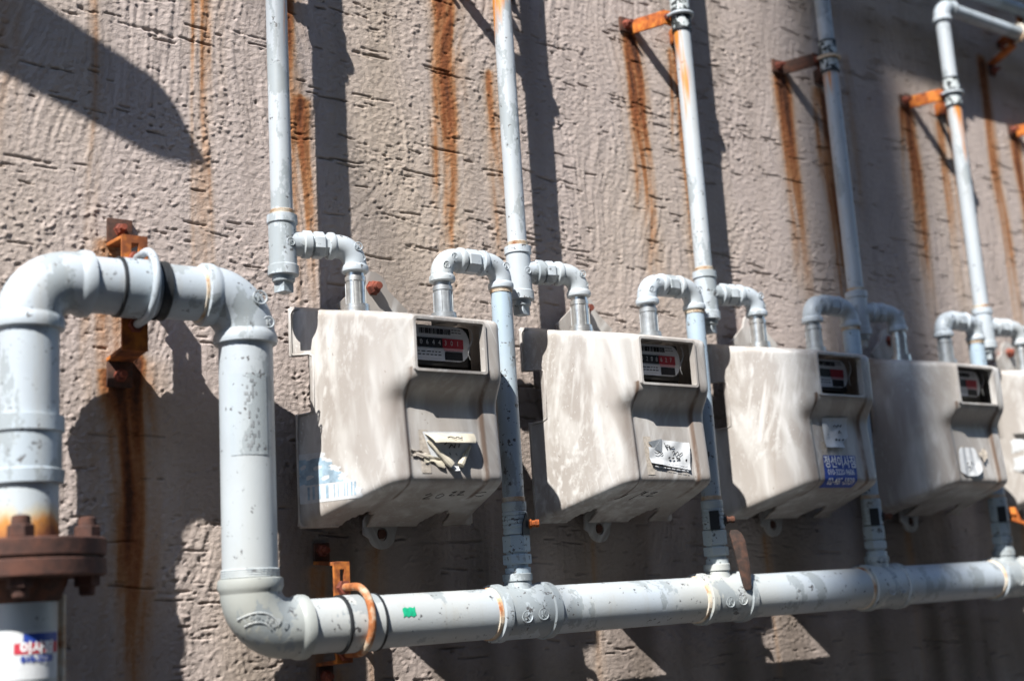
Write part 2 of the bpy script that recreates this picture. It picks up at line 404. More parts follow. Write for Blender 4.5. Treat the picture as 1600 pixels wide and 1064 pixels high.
# stains: rust runs below iron fixings, grime
RUST = np.zeros_like(H); DIRT = np.zeros_like(H); PALE = np.zeros_like(H)
wob = fnoise(.02, .12); fine = samp(fnoise(.0016, .06), XX+warp*.3, ZZ)
fine2 = samp(fnoise(.0035, .035), XX+warp*.5, ZZ)
def run(x, ztop, L, w, s, drift=0.0):
    """a rust run: several feathered strands of different length that merge under one fixing"""
    i0, i1 = max(0, int((x-.1-X0)/G)), min(NX, int((x+.1-X0)/G)); j1 = min(NZ, int((ztop-Z0)/G)+1)
    if i1-i0 < 2 or j1 < 2: return
    sl_ = (slice(0, j1), slice(i0, i1)); X, Z = XX[sl_], ZZ[sl_]; wb, f1, f2 = wob[sl_], fine[sl_], fine2[sl_]
    acc = np.zeros_like(X); rr = np.random.default_rng(int(abs(x)*9001+abs(ztop)*77))
    for q in range(6):
        ox = rr.normal(0, w*.55); Lq = L*rr.uniform(.35, 1.05) if q else L; wq = w*rr.uniform(.25, .7) if q else w*.85; sq = s*rr.uniform(.5, .95) if q else s*.9
        zt = (ztop-Z)/Lq; xc = x+ox*np.clip(.5+zt, 0, 1.3)+.003*wb*np.clip(zt*2, 0, 1)
        acc = np.maximum(acc, sq*np.clip(zt*30, 0, 1)*np.clip(1-zt, 0, 1)**.85*np.exp(-np.abs((X-xc)/wq)**1.8))
    zt = (ztop-Z)/(L*1.1); halo = np.exp(-((X-x)/(w*1.9))**2)*np.clip(zt*30, 0, 1)*np.clip(1-zt, 0, 1)
    acc = acc*np.clip(.88+.17*f1+.12*f2, .3, 1.4) + .30*s*halo*np.clip(.8+.35*f2, 0, 1.5)
    RUST[sl_] = np.maximum(RUST[sl_], acc)
for k in range(-1, 6):
    x = .36*k
    run(x-.050, .925, .50+.12*math.sin(k*3.1), .0165, [.75, .12, 1.0, .9, .85, .8, .8][k+1])
    run(x+.050, .915, .50+.10*math.sin(k*2.3+1), .0135, [.4, .72, .7, .72, .8, .6, .6][k+1])
run(-.074, 1.2, .86, .0115, .78); run(-.212, 1.1, .95, .009, .34); run(.062, .70, .36, .014, .62)
run(.385, .80, .36, .012, .52)
run(1.665, 1.09, .72, .014, .85); run(1.52, 1.0, .5, .008, .4); run(1.22, 1.0, .6, .01, .3)
run(-.172, .335, .50, .022, .95); run(-.186, .47, .26, .026, .42); run(-.176, .31, .10, .024, 1.15); run(-.165, .30, .3, .02, .6)
run(.07, .075, .30, .014, .40); run(.10, -.05, .2, .012, .35)
for k in range(5): run(.36*k+.155, .10, .33, .012, .30); run(.36*k+.215, .40, .3, .012, .25)
DIRT += np.clip(.52+.20*fnoise(.016, .10)+.10*fnoise(.06, .12), 0, 1)*np.clip((.33-ZZ)/.26, 0, 1)*np.clip((XX+.28)/.35, .35, 1)
DIRT += np.clip(.16*fnoise(.012, .12)-.04, 0, .4)
PALE += np.exp(-((XX-.302)/.012)**2-((ZZ-.56)/.05)**2)*.9
# variable spacing: finer near the camera
xs = [X0]
while xs[-1] < X1: xs.append(xs[-1] + .0016*(1+.62*max(0, xs[-1]+.2)))
xs = np.array(xs); xs = X0+(xs-X0)*(X1-X0)/(xs[-1]-X0)
zs = np.linspace(Z0, Z1, int((Z1-Z0)/.0014))
gx, gz = np.meshgrid(xs, zs); nz, nx = gx.shape
hh = samp(H, gx, gz); st = np.stack([samp(RUST, gx, gz), samp(DIRT, gx, gz), samp(PALE, gx, gz), np.ones_like(gx)], -1).reshape(-1, 4)
co = np.stack([gx, -hh, gz], -1).reshape(-1, 3)
idx = np.arange(nz*nx).reshape(nz, nx)
quads = np.stack([idx[:-1, :-1], idx[:-1, 1:], idx[1:, 1:], idx[1:, :-1]], -1).reshape(-1, 4)
BX0, BX1, BZ0, BZ1 = -3.5, 7.0, GROUND-.1, 4.2
bxs = [BX0, X0, X1, BX1]; bzs = [BZ0, Z0, Z1, BZ1]
fr = []; fq = []
nb = len(co)
for j in range(4):
    for i in range(4): fr.append((bxs[i], 0, bzs[j]))
for j in range(3):
    for i in range(3):
        if i == 1 and j == 1: continue
        a = nb+j*4+i; fq.append((a, a+1, a+5, a+4))
co = np.vstack([co, np.array(fr)]); quads = np.vstack([quads, np.array(fq)])
st = np.vstack([st, np.tile([0, .05, 0, 1], (16, 1))])
me = bpy.data.meshes.new('building_wall')
me.vertices.add(len(co)); me.vertices.foreach_set('co', co.astype(np.float32).ravel())
me.loops.add(quads.size); me.loops.foreach_set('vertex_index', quads.astype(np.int32).ravel())
me.polygons.add(len(quads)); me.polygons.foreach_set('loop_start', (np.arange(len(quads))*4).astype(np.int32))
me.polygons.foreach_set('use_smooth', np.ones(len(quads), bool))
me.update(calc_edges=True); me.validate()
ca = me.color_attributes.new('stain', 'FLOAT_COLOR', 'POINT'); ca.data.foreach_set('color', st.astype(np.float32).ravel())
me.materials.append(M['wall'])
wall = bpy.data.objects.new('building_wall', me); COL.objects.link(wall)
tag(wall, 'rough taupe rendered wall with slits and rust streaks behind the gas meters', 'wall')
mb = MB(); mb.box((1.75, .16, (BZ0+BZ1)/2), (10.5, .24, BZ1-BZ0)); mb.build('wall_core', 'wall', wall, smooth=False)

gm = MB(); gm.box((0, 0, GROUND-.1), (600, 600, .2))
tag(gm.build('ground', 'ground', smooth=False), kind='structure')

# ------------------------------------------------------------------ dimensions
S = .36
DR = .072          # riser pipes off the wall
DM = .088          # manifold, drops, meter unions off the wall
RB = .0316         # thick pipe radius
R2 = .0136         # thin pipe radius
DXU = [0, 0, 0, -.011, -.004, 0]   # small irregularities of spacing
def U(i): return S*i+DXU[i]
ZC = .463          # height of the tee branch / U-bends

# ------------------------------------------------------------------ brackets
def hat_bracket(label, c, axis, half, leg_out, front_d, w, u_rad, u_rod, pipe_d, mats, foot=.03, group='rusty pipe brackets on the wall', slots=True, half_lo=None):
    """hat-shaped strap: two feet on the wall, two legs, slotted front, U-bolt round the pipe. axis 'z' or 'x'"""
    cx, cz = c
    t = thing('pipe_bracket', label, 'bracket', P(cx, 0, cz), group)
    def Q(a, b, d):      # a along strap, b across strap
        return P(cx+b, d, cz+a) if axis == 'z' else P(cx+a, d, cz+b)
    th = .0045; hw = w/2; hl = half_lo or half
    def plate(a0, d0, a1, d1, name, mat):
        m = MB(); A = Vector((a0, d0)); B = Vector((a1, d1)); n = (B-A).normalized(); nn = Vector((-n.y, n.x))*th
        ring = [Q(A.x, -hw, A.y), Q(B.x, -hw, B.y), Q((B+nn).x, -hw, (B+nn).y), Q((A+nn).x, -hw, (A+nn).y)]
        m.prism(ring, Q(0, hw, 0)-Q(0, -hw, 0)); return m.build(name, mat, t, bevel=.0006)
    # front with two slots, made of rails and bridges
    if slots:
        m = MB(); fd = front_d-th/2; sl = min(.026, half*.35); sw = w*.3; bw = w*.42
        def bar(a0, a1, b0, b1):
            c0 = (Q(a0, b0, fd)+Q(a1, b1, fd))/2; e = Q(a1, b1, fd)-Q(a0, b0, fd)
            m.box(c0, (max(abs(e.x), 1e-4), th, max(abs(e.z), 1e-4)))
        for s in (1,):
            a0 = s*(half-.009-sl); a1 = s*(half-.009); lo, hi = min(a0, a1), max(a0, a1)
            bar(lo, hi, -hw, -sw/2); bar(lo, hi, sw/2, hw)
            bar(min(s*half, s*(half-.009)), max(s*half, s*(half-.009)), -hw, hw)
        bar(-hl, half-.009-sl, -hw, hw); m.build('strap_front', mats[0], t, smooth=False)
    else:
        m = MB(); e = Q(half, hw, front_d)-Q(-half, -hw, front_d)
        m.box(Q(0, 0, front_d-th/2), (abs(e.x), th, abs(e.z))); m.build('strap_front', mats[0], t, bevel=.0006)
    for s in (-1, 1):
        hs_ = half if s > 0 else hl; a0 = s*(hs_+leg_out)
        if s > 0: plate(a0, .001, s*hs_, front_d-th, 'strap_leg', mats[0])
        else: plate(s*hs_, front_d-th, a0, .001, 'strap_leg', mats[0])
        m = MB(); lo, hi = sorted((a0, a0+s*foot)); e = Q(hi, hw, 0)-Q(lo, -hw, 0)
        m.box((Q(lo, 0, .0035)+Q(hi, 0, .0035))/2, (abs(e.x), .005, abs(e.z))); m.build('foot', mats[1], t, bevel=.0006)
        m = MB(); o = Q(a0+s*foot*.55, 0, .0055); m.lathe(o, P(0, 1, 0), [(0, .0085), (.0012, .0085), (.0013, .007), (.0065, .0068), (.008, .005)], 6); m.lathe(o, P(0, 1, 0), [(.006, .004), (.016, .0038)], 8)
        m.build('wall_bolt', mats[2], t)
    # U-bolt
    m = MB(); R = u_rad+u_rod; pts = [Q(-R, 0, front_d-.018)]
    for k in range(15):
        a = PI*k/14; pts.append(Q(-R*math.cos(a), 0, pipe_d+R*math.sin(a)))
    pts.append(Q(R, 0, front_d-.018)); m.sweep(pts, u_rod, 10); m.build('u_bolt', mats[3], t, 60)
    for s in (-1, 1):
        m = MB(); m.lathe(Q(s*R, 0, front_d), P(0, 1, 0), [(0, u_rod*1.9), (u_rod*1.5, u_rod*1.8)], 6); m.build('nut', mats[2], t)
    return t

# ------------------------------------------------------------------ manifold (thick looped pipe)
mani = thing('manifold_pipe', 'thick pale blue-white gas pipe looping up at left and running beneath all the meters', 'pipe', P(-.059, DM, -.04))
XL, XV, ZT, XE = -.3065, -.059, .384, 2.35
def pipe(a, b, r, parent, mat, name='pipe', seg=28, waves=0):
    m = MB(); a = Vector(a); b = Vector(b); n = max(2, int((b-a).length/.05)+1)
    m.sweep([a.lerp(b, i/(n-1)) for i in range(n)], r, seg); return m.build(name, mat, parent)
RE, RC = .0345, .0372
elbow(P(XL, DM, ZT), (0, 0, -1), (1, 0, 0), .057, .064, .045, RE, RC, .014, mani, 'paint')
e1 = elbow(P(XV, DM, ZT), (-1, 0, 0), (0, 0, -1), .056, .057, .045, RE, RC, .014, mani, 'paint')
cast_mark(P(XV+.004, DM+RE-.0004, ZT-.006), .0085, e1, 'paint'); cast_mark(P(XV+.015, DM+RE-.003, ZT-.034), .007, e1, 'paint')
e2 = elbow(P(XV, DM, 0), (0, 0, 1), (1, 0, 0), .058, .066, .045, RE, RC, .014, mani, 'paint_grey')
pipe(P(XL, DM, ZT-.05), P(XL, DM, .100), RB, mani, 'paint')
pipe(P(XL+.05, DM, ZT), P(XV-.05, DM, ZT), RB, mani, 'paint')
pipe(P(XV, DM, ZT-.05), P(XV, DM, .05), RB, mani, 'paint')
# coupling on the left leg
m = MB(); m.lathe(P(XL, DM, .235), (0, 0, -1), [(0, .033), (.001, .0368), (.017, .0372), (.0185, .0345), (.056, .0345), (.0575, .037), (.071, .0368), (.072, .033)], 32); m.build('coupling', 'paint_worn', mani)
# thread bands, some rusty
def band(o, ax, L, r, mat, parent, name='thread_band'):
    m = MB(); n = 4; pr = []
    for i in range(n): pr += [(L*i/n, r), (L*(i+.5)/n, r+.0008)]
    pr.append((L, r)); m.lathe(o, ax, pr, 28); return m.build(name, mat, parent, 60)
band(P(XV-.060, DM, ZT), (1, 0, 0), .004, RB+.0005, 'rust_cream', mani)
band(P(XV, DM, .068), (0, 0, -1), .010, RB+.0012, 'paint_worn', mani)
m = MB(); m.lathe(P(XL, DM, .164), (0, 0, -1), [(0, RB+.0003), (.0585, RB+.0004)], 32); m.build('rusted_band', 'rust_gradient', mani)
# top flange half with bolts
def flange(zt, zb, parent):
    m = MB(); h = zt-zb
    m.lathe(P(XL, DM, zb), (0, 0, 1), [(0, .078), (.0015, .0795), (h-.0015, .0795), (h, .078)], 48); m.build('flange', 'rust_flange', parent)
flange(.1055, .0870, mani)
for k in range(4):
    a = math.radians(-20+90*k); o = P(XL+.060*math.cos(a), DM-.060*math.sin(a), .1055)
    m = MB(); hexprof(m, o, (0, 0, 1), .013, .0132); m.lathe(o, (0, 0, 1), [(.0125, .0095), (.021, .009), (.0225, .006)], 12); b = m.build('bolt', 'rust_flange', mani)
    m = MB(); o2 = Vector(o); o2.z = .0685; hexprof(m, o2, (0, 0, -1), .012, .0132); m.lathe(o2, (0, 0, -1), [(.0115, .0085), (.020, .008), (.0215, .006)], 12); m.build('nut', 'rust_flange', b)
# manifold run with tees
XT = [U(k)+.314 for k in range(6)]
prev = XV+.05
for k, x in enumerate(XT):
    pipe(P(prev, DM, 0), P(x-.03, DM, 0), RB, mani, 'paint'); prev = x+.03
    m = MB(); rb = .0345
    m.lathe(P(x-.046, DM, 0), (1, 0, 0), [(0, .034), (.001, .0365), (.012, .037), (.0135, rb), (.0785, rb), (.080, .037), (.091, .0365), (.092, .034)], 32)
    m.lathe(P(x, DM, .015), (0, 0, 1), [(0, .021), (.018, .0185), (.024, .0175), (.0245, .0195), (.033, .0195), (.034, .0175)], 24)
    te = m.build('tee', 'paint_worn', mani)
    cast_mark(P(x-.012, DM+rb-.001, -.006), .008, te, 'paint_worn'); cast_mark(P(x+.014, DM+rb-.001, -.004), .008, te, 'paint_worn')
    band(P(x-.053, DM, 0), (1, 0, 0), .0065, RB+.0008, 'rust_cream', mani)
pipe(P(prev, DM, 0), P(XE, DM, 0), RB, mani, 'paint')
m = MB(); m.lathe(P(XE-.02, DM, 0), (1, 0, 0), [(0, .036), (.03, .036), (.036, .03)], 28); m.build('end_cap', 'paint_worn', mani)
# rubber sleeves painted over, where the U-bolts sit
def sleeve(o, ax, L, r, parent, mat='paint_worn'):
    m = MB(); m.lathe(o, ax, [(0, r), (.0002, r+.0022), (L-.0002, r+.0022), (L, r)], 32); s = m.build('sleeve', mat, parent)
    for t in (-.0022, L-.002):
        m = MB(); m.lathe(Vector(o)+Vector(ax)*t, ax, [(0, r+.0002), (.0005, r+.0026), (.0036, r+.0028), (.0042, r+.0002)], 32); m.build('sleeve_rim', 'rubber', s)
sleeve(P(-.211, DM, ZT), (1, 0, 0), .034, RB, mani); sleeve(P(-.167, DM, ZT), (1, 0, 0), .007, RB, mani, 'rubber')
sleeve(P(.052, DM, 0), (1, 0, 0), .046, RB, mani, 'paint')
# raised foundry lettering on the lower elbow
def raised_arc(body, cx, cz, rad, a0, a1, size, parent, mat):
    m = MB(); n = len(body)
    for i, ch in enumerate(body):
        a = a0+(a1-a0)*(i/(n-1) if n > 1 else 0)
        vs, fs = text_geo(ch, size, .0003)
        if not vs: continue
        ca, sa = math.cos(a-PI/2), math.sin(a-PI/2); ox, oz = cx+rad*math.cos(a), cz+rad*math.sin(a)
        pts = []
        for (u, v) in vs:
            x = ox+u*ca-v*sa; z = oz+u*sa+v*ca
            dd = math.hypot(x-(XV+.045), z-.045)-.045
            pts.append(P(x, DM+math.sqrt(max(RE**2-dd**2, 0))+.0013, z))
        m.add(pts, fs)
    return m.build('raised_lettering', mat, parent, smooth=False)
raised_arc('100-302', XV-.006, -.008, .022, math.radians(122), math.radians(38), .0085, e2, 'paint')
raised_arc('90', XV+.010, -.022, .030, math.radians(78), math.radians(60), .011, e2, 'paint')
def arc_rib(rad):
    m = MB(); pts = []
    for k in range(13):
        a = math.radians(130-102*k/12); x = XV-.006+rad*math.cos(a); z = -.008+rad*math.sin(a); dd = math.hypot(x-(XV+.045), z-.045)-.045
        pts.append(P(x, DM+math.sqrt(max(RE**2-dd**2, 0)), z))
    m.sweep(pts, .0010, 6); m.build('raised_rib', 'paint', e2)
arc_rib(.0170); arc_rib(.0272)
# remains of a label on the upright
def up_patch(x0, x1, z0, z1, lift, name, mat, keep, nx_=12, nz_=22):
    m = MB(); vs = []
    for j in range(nz_+1):
        for i in range(nx_+1):
            x = x0+(x1-x0)*i/nx_; z = z0+(z1-z0)*j/nz_; vs.append(P(XV+x, DM+math.sqrt((RB+lift)**2-x*x), z))
    fs = [(j*(nx_+1)+i, j*(nx_+1)+i+1, (j+1)*(nx_+1)+i+1, (j+1)*(nx_+1)+i) for j in range(nz_) for i in range(nx_) if keep((i+.5)/nx_, (j+.5)/nz_)]
    u = sorted({q for f in fs for q in f}); mp = {q: a for a, q in enumerate(u)}; m.add([vs[q] for q in u], [tuple(mp[q] for q in f) for f in fs]); return m.build(name, mat, mani)
rk = random.Random(12); KN = {(i, j): rk.random() for i in range(12) for j in range(22)}
up_patch(-.028, .011, .195, .289, .0005, 'torn_label', 'paint_worn', lambda u, v: True)
up_patch(-.020, .004, .200, .282, .0009, 'torn_label', 'steel_dull', lambda u, v: KN[int(u*12), int(v*22)] > .74 and .2 < u < .85)
# little green sticker on the run
m = MB(); vs = []
for j in range(4):
    for i in range(6):
        a = math.radians(6+6.5*j+(3 if i % 2 else 0)*(1 if j in (0, 3) else 0)); x = .121+.0035*i+(.0008 if j % 2 else 0)
        vs.append(P(x, DM+(RB+.0006)*math.cos(a), (RB+.0006)*math.sin(a)))
m.add(vs, [(j*6+i, j*6+i+1, j*6+i+7, j*6+i+6) for j in range(3) for i in range(5)]); m.build('sticker', 'green', mani)

# ------------------------------------------------------------------ inlet pipe below the flange
inl = thing('inlet_pipe', 'upright white pipe with rusty flange and a red and blue sticker at lower left', 'pipe', P(XL, DM, GROUND))
flange(.0850, .0670, inl)
m = MB(); m.lathe(P(XL, DM, .0848), (0, 0, 1), [(0, .071), (.0024, .071)], 36); m.build('gasket', 'rubber', inl)
pipe(P(XL, DM, .067), P(XL, DM, GROUND+.001), RB, inl, 'paint')
m = MB(); m.lathe(P(XL, DM, .067), (0, 0, -1), [(0, .042), (.008, .040), (.022, .0335), (.024, RB)], 32); m.build('flange_neck', 'rust_dark', inl)
def on_pipe(x, z, lift, r=RB): # x offset from axis on the front of the upright pipe
    return P(XL+x, DM+math.sqrt(max((r+lift)**2-x*x, 0)), z)
def pipe_patch(x0, x1, z0, z1, lift, name, mat, parent, n=14):
    m = MB(); vs = []
    for j in (0, 1):
        for i in range(n+1): vs.append(on_pipe(x0+(x1-x0)*i/n, (z0, z1)[j], lift))
    m.add(vs, [(i, i+1, n+2+i, n+1+i) for i in range(n)]); return m.build(name, mat, parent)
stk = pipe_patch(-.031, .0265, -.032, .016, .0008, 'sticker', 'paper', inl)
pipe_patch(-.010, .0262, .0035, .0125, .0012, 'sticker_band', 'blue', stk)
pipe_patch(-.018, .0262, -.0070, .0035, .0013, 'sticker_band', 'red', stk)
def pipe_text(body, x, z, size, mat, parent, lift=.0018, bold=.0003):
    m = MB(); vs, fs = text_geo(body, size, bold); m.add([on_pipe(max(-.0325, min(.0325, x+u)), z+v, lift) for u, v in vs], fs); m.build('sticker_text', mat, parent, smooth=False)
pipe_text('이사짐', .004, -.002, .0125, 'white', stk, bold=.0006)
pipe_text('010-3220', .004, -.0125, .0085, 'blue', stk, bold=.0004)
pipe(P(XL+.0405, DM-.012, .05), P(XL+.0405, DM-.012, -.5), .004, inl, 'rust_cream', 'earth_wire')

BR = ('rust_orange', 'rust_dark', 'rust_red', 'rust_cream')
hat_bracket('rusty orange hat bracket clamping the top of the thick pipe loop', (-.180, ZT+.004), 'z', .068, .004, .0566, .030, RB+.0026, .0048, DM, ('rust_brown', 'rust_dark', 'rust_red', 'paint'))
hat_bracket('slotted orange rust bracket and U-bolt holding the thick pipe below the first meter', (.075, .004), 'z', .070, .004, .0566, .021, RB+.0026, .0048, DM, ('rust_brown', 'rust_dark', 'rust_red', 'rust_ubolt'), half_lo=.050, foot=.022)

# ------------------------------------------------------------------ risers
RL = ['first thin white riser pipe, the one nearest the thick pipe loop', 'second thin riser pipe, rising between the first and second meters',
      'third thin riser pipe, rising from between the second and third meters', 'fourth thin riser pipe, the shaded bluish one behind the third meter',
      'fifth thin riser pipe, turning sideways at an elbow near the top right', 'sixth thin riser pipe, just past the right edge']
def riser(i):
    x = S*i; top = [2.9, 2.9, 2.9, 1.170, 1.112, 1.05][i]
    t = thing('riser_pipe', RL[i], 'pipe', P(x, DR, .405), 'thin riser pipes above the meters')
    pipe(P(x, DR, .485), P(x, DR, top-.02 if i >= 3 else top), R2, t, 'paint_riser')
    m = MB()
    m.lathe(P(x, DR, .4985), (0, 0, -1), [(0, .0165), (.001, .0188), (.011, .0190), (.0125, .0172), (.064, .0172), (.0655, .0190), (.077, .0190), (.078, .0165)], 28)
    xe = U(i)+.091; e = P(xe, DM, ZC)-P(x, DR, ZC); e.z = 0; ax = e.normalized()
    m.lathe(P(x, DR, ZC), ax, [(0, .0158), (.024, .0152), (.0255, .0176), (.034, .0176), (.035, .0150)], 28)
    te = m.build('tee', 'paint', t)
    cast_mark(P(x+.003, DR+.0168, ZC-.002), .0052, te, 'paint'); cast_mark(P(x+.020, DR+.0178, ZC-.001), .0042, te, 'paint')
    band(P(x, DR, .5045), (0, 0, -1), .006, R2+.0005, 'rust_cream', t)
    m = MB(); m.lathe(P(x, DR, .4205), (0, 0, -1), [(0, .0145), (.004, .0142), (.007, .0135), (.0085, .010)], 20)
    m.box(P(x, DR, .4065), (.0165, .0165, .0125), Matrix.Rotation(.35, 3, 'Z')); m.build('plug', 'paint_worn', t)
    m = MB(); o = P(x, DR, ZC)+ax*.036; m.lathe(o, ax, [(-.002, .0135), (.002, .0135), (.002, .0163), (.0042, .0172), (.014, .0172), (.0155, .016), (.0155, .0140), (.021, .0140)], 8); m.build('hex_nipple', 'paint', t, 25)
    el = elbow(P(xe, DM, ZC), -ax, (0, 0, -1), .036, .033, .022, .0150, .0174, .0085, t, 'paint')
    cast_mark(P(xe-.002, DM+.0146, ZC-.002), .0055, el, 'paint'); cast_mark(P(xe+.0035, DM+.0135, ZC-.016), .0042, el, 'paint')
    if i >= 3:   # turns right along the wall
        elbow(P(x, DR, top), (0, 0, -1), (1, 0, 0), .034, .036, .022, .0165, .0185, .009, t, 'paint')
        pipe(P(x+.03, DR, top), P(3.4, DR, top), R2, t, 'paint')
    if i < 5: sleeve(P(x, DR, .902), (0, 0, 1), .023, R2, t, 'mottled'); sleeve(P(x, DR, .932), (0, 0, 1), .026, R2, t, 'mottled')
    return t
for i in range(6): riser(i)
BL = ['bracket on the first riser pipe, above the picture edge', 'bracket on the second riser pipe, just above the picture edge',
      'bright orange rust bracket holding the third riser pipe', 'dark shaded rust bracket holding the fourth riser pipe',
      'rusty bracket on the fifth riser pipe below its elbow', 'rusty bracket peeking in at the right edge']
for i in range(6):
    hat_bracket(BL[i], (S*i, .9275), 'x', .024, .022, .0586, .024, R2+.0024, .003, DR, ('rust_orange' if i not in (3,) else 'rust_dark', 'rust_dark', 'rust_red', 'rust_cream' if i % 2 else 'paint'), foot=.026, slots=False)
hat_bracket('small rusty bracket under the fifth riser\'s horizontal run at top right', (1.700, 1.112), 'z', .026, .020, .0586, .022, R2+.001, .003, DR, BR, foot=.022, slots=False)
hat_bracket('small bracket on the uppermost horizontal pipe in the top right corner', (1.745, 1.170), 'z', .026, .020, .0586, .022, R2+.001, .003, DR, BR, foot=.010, slots=False)

# ------------------------------------------------------------------ drop pipes with U-bends and valves
DL = ['U-bent pale pipe dropping from the first meter to the manifold', 'U-bent pipe beside the second meter with a hanging rusty valve lever',
      'shaded blue U-bent pipe dropping beside the third meter', 'U-bent pipe dropping beside the fourth meter near the right edge', 'U-bent pipe past the right edge beside the fifth meter']
def drop(i):
    x = U(i); xd = x+.3155; xl = x+.221
    t = thing('drop_pipe', DL[i], 'pipe', P(xd, DM, .044), 'U-bent drop pipes beside the meters')
    a = elbow(P(xl, DM, ZC), (0, 0, -1), (1, 0, 0), .033, .034, .022, .0150, .0174, .0085, t, 'paint')
    b = elbow(P(xd, DM, ZC), (-1, 0, 0), (0, 0, -1), .034, .034, .022, .0152, .0176, .0085, t, 'paint')
    cast_mark(P(xl-.001, DM+.0146, ZC-.012), .005, a, 'paint'); cast_mark(P(xd+.001, DM+.0146, ZC-.004), .005, b, 'paint'); cast_mark(P(xl+.012, DM+.0146, ZC+.001), .0045, a, 'paint')
    m = MB(); m.lathe(P(xl+.030, DM, ZC), (1, 0, 0), [(0, .0132), (.0065, .0132), (.0065, .0158), (.008, .0170), (.024, .0170), (.0255, .0158), (.0255, .0132), (.034, .0132)], 8); m.build('hex_nipple', 'paint', t, 25)
    pipe(P(xd, DM, ZC-.03), P(xd, DM, .136), .0143, t, 'paint_drop')
    band(P(xd, DM, ZC-.0335), (0, 0, -1), .006, .0146, 'rust_cream', t); band(P(xd, DM, .148), (0, 0, -1), .007, .0146, 'rust_cream', t)
    # valve: socket, ribbed body, nuts, neck
    m = MB(); pr = [(0, .0150), (.0008, .0162), (.011, .0162)]
    for q in range(4): z = .0125+.0055*q; pr += [(z, .0154), (z+.001, .0164), (z+.0042, .0164), (z+.0052, .0154)]
    pr += [(.040, .0164), (.042, .0158), (.043, .0138)]
    m.lathe(P(xd, DM, .1415), (0, 0, -1), pr, 28); m.build('valve_body', 'paint_drop', t)
    m = MB(); hexprof(m, P(xd, DM, .098), (0, 0, -1), .022, .0180); m.lathe(P(xd, DM, .0765), (0, 0, -1), [(0, .0140), (.004, .0138)], 20); hexprof(m, P(xd, DM, .0735), (0, 0, -1), .013, .0188)
    m.lathe(P(xd, DM, .061), (0, 0, -1), [(0, .0140), (.004, .0138), (.005, .0168), (.016, .0168), (.019, .0140), (.026, .0140)], 24); m.build('union_nut', 'paint_drop', t, 25)
    # stem on the front-right of the valve body
    dirs = (Vector((.80, -.60, 0)), Vector((.86, -.50, .0)), Vector((.8, -.6, 0)), Vector((.9, -.44, 0)), Vector((.8, -.6, 0)))[i].normalized()
    o = P(xd, DM, .112)+dirs*.0135
    m = MB(); m.lathe(o, dirs, [(-.004, .0108), (.0035, .0105), (.004, .0085)], 8); m.build('packing_nut', 'rubber', t)
    m = MB(); m.lathe(o, dirs, [(.003, .0068), (.008, .0062), (.0085, .0045), (.013, .0045), (.0135, .0055), (.018, .0050)], 8); m.build('stem', 'rust_orange' if i in (0, 3) else 'rust_dark', t)
    m = MB(); dd = Vector((-.62, -.78, 0)).normalized() if i else Vector((.1, -1, 0)); side = dd.cross(Vector((0, 0, 1)))
    if i == 0: m.prism([P(xd-.002, DM+.0168, .098), P(xd+.013, DM+.0110, .098), P(xd+.0135, DM+.0100, .120), P(xd+.006, DM+.0155, .126), P(xd-.001, DM+.0168, .112)], (0, -.0025, 0))
    else: m.box(P(xd, DM, .112)+dd*.0155, (.014, .005, .027), Matrix.Rotation(math.atan2(side.y, side.x), 3, 'Z'))
    m.build('name_plate', 'rubber', t, smooth=False)
    # lever
    if i in (1, 3):
        mt = 'lever_rust' if i == 1 else 'rust_orange'
        q0 = o+dirs*.012; m = MB(); w = .011
        if i == 1: pts = [(P(xd+.016, .112, .096), .45), (P(xd+.0165, .114, .091), .85), (P(xd+.017, .118, .080), .95), (P(xd+.0175, .123, .050), .85), (P(xd+.0195, .124, .024), .66), (P(xd+.021, .124, .012), .5), (P(xd+.021, .124, .009), .3)]
        else: pts = [(q0+Vector((0, 0, .012)), .7), (q0+Vector((.006, -.002, -.012)), 1), (q0+Vector((.030, -.012, -.020)), 1), (q0+Vector((.040, -.016, -.055)), .9), (q0+Vector((.042, -.016, -.09)), .6)]
        sd = Vector((.93, -.36, 0)); nrm = Vector((-.36, -.93, 0)); vs = []
        for p, s in pts:
            for e in (-1, 1):
                for k in (-1, 1): vs.append(p+sd*w*s*e+nrm*.0022*k)
        fs = []
        for k in range(len(pts)-1):
            b0 = k*4; fs += [(b0, b0+4, b0+5, b0+1), (b0+2, b0+3, b0+7, b0+6), (b0, b0+2, b0+6, b0+4), (b0+1, b0+5, b0+7, b0+3)]
        fs += [(0, 1, 3, 2), (len(vs)-4, len(vs)-2, len(vs)-1, len(vs)-3)]; m.add(vs, fs); m.build('lever', mt, t, bevel=.0008)
    return t
for i in range(5): drop(i)

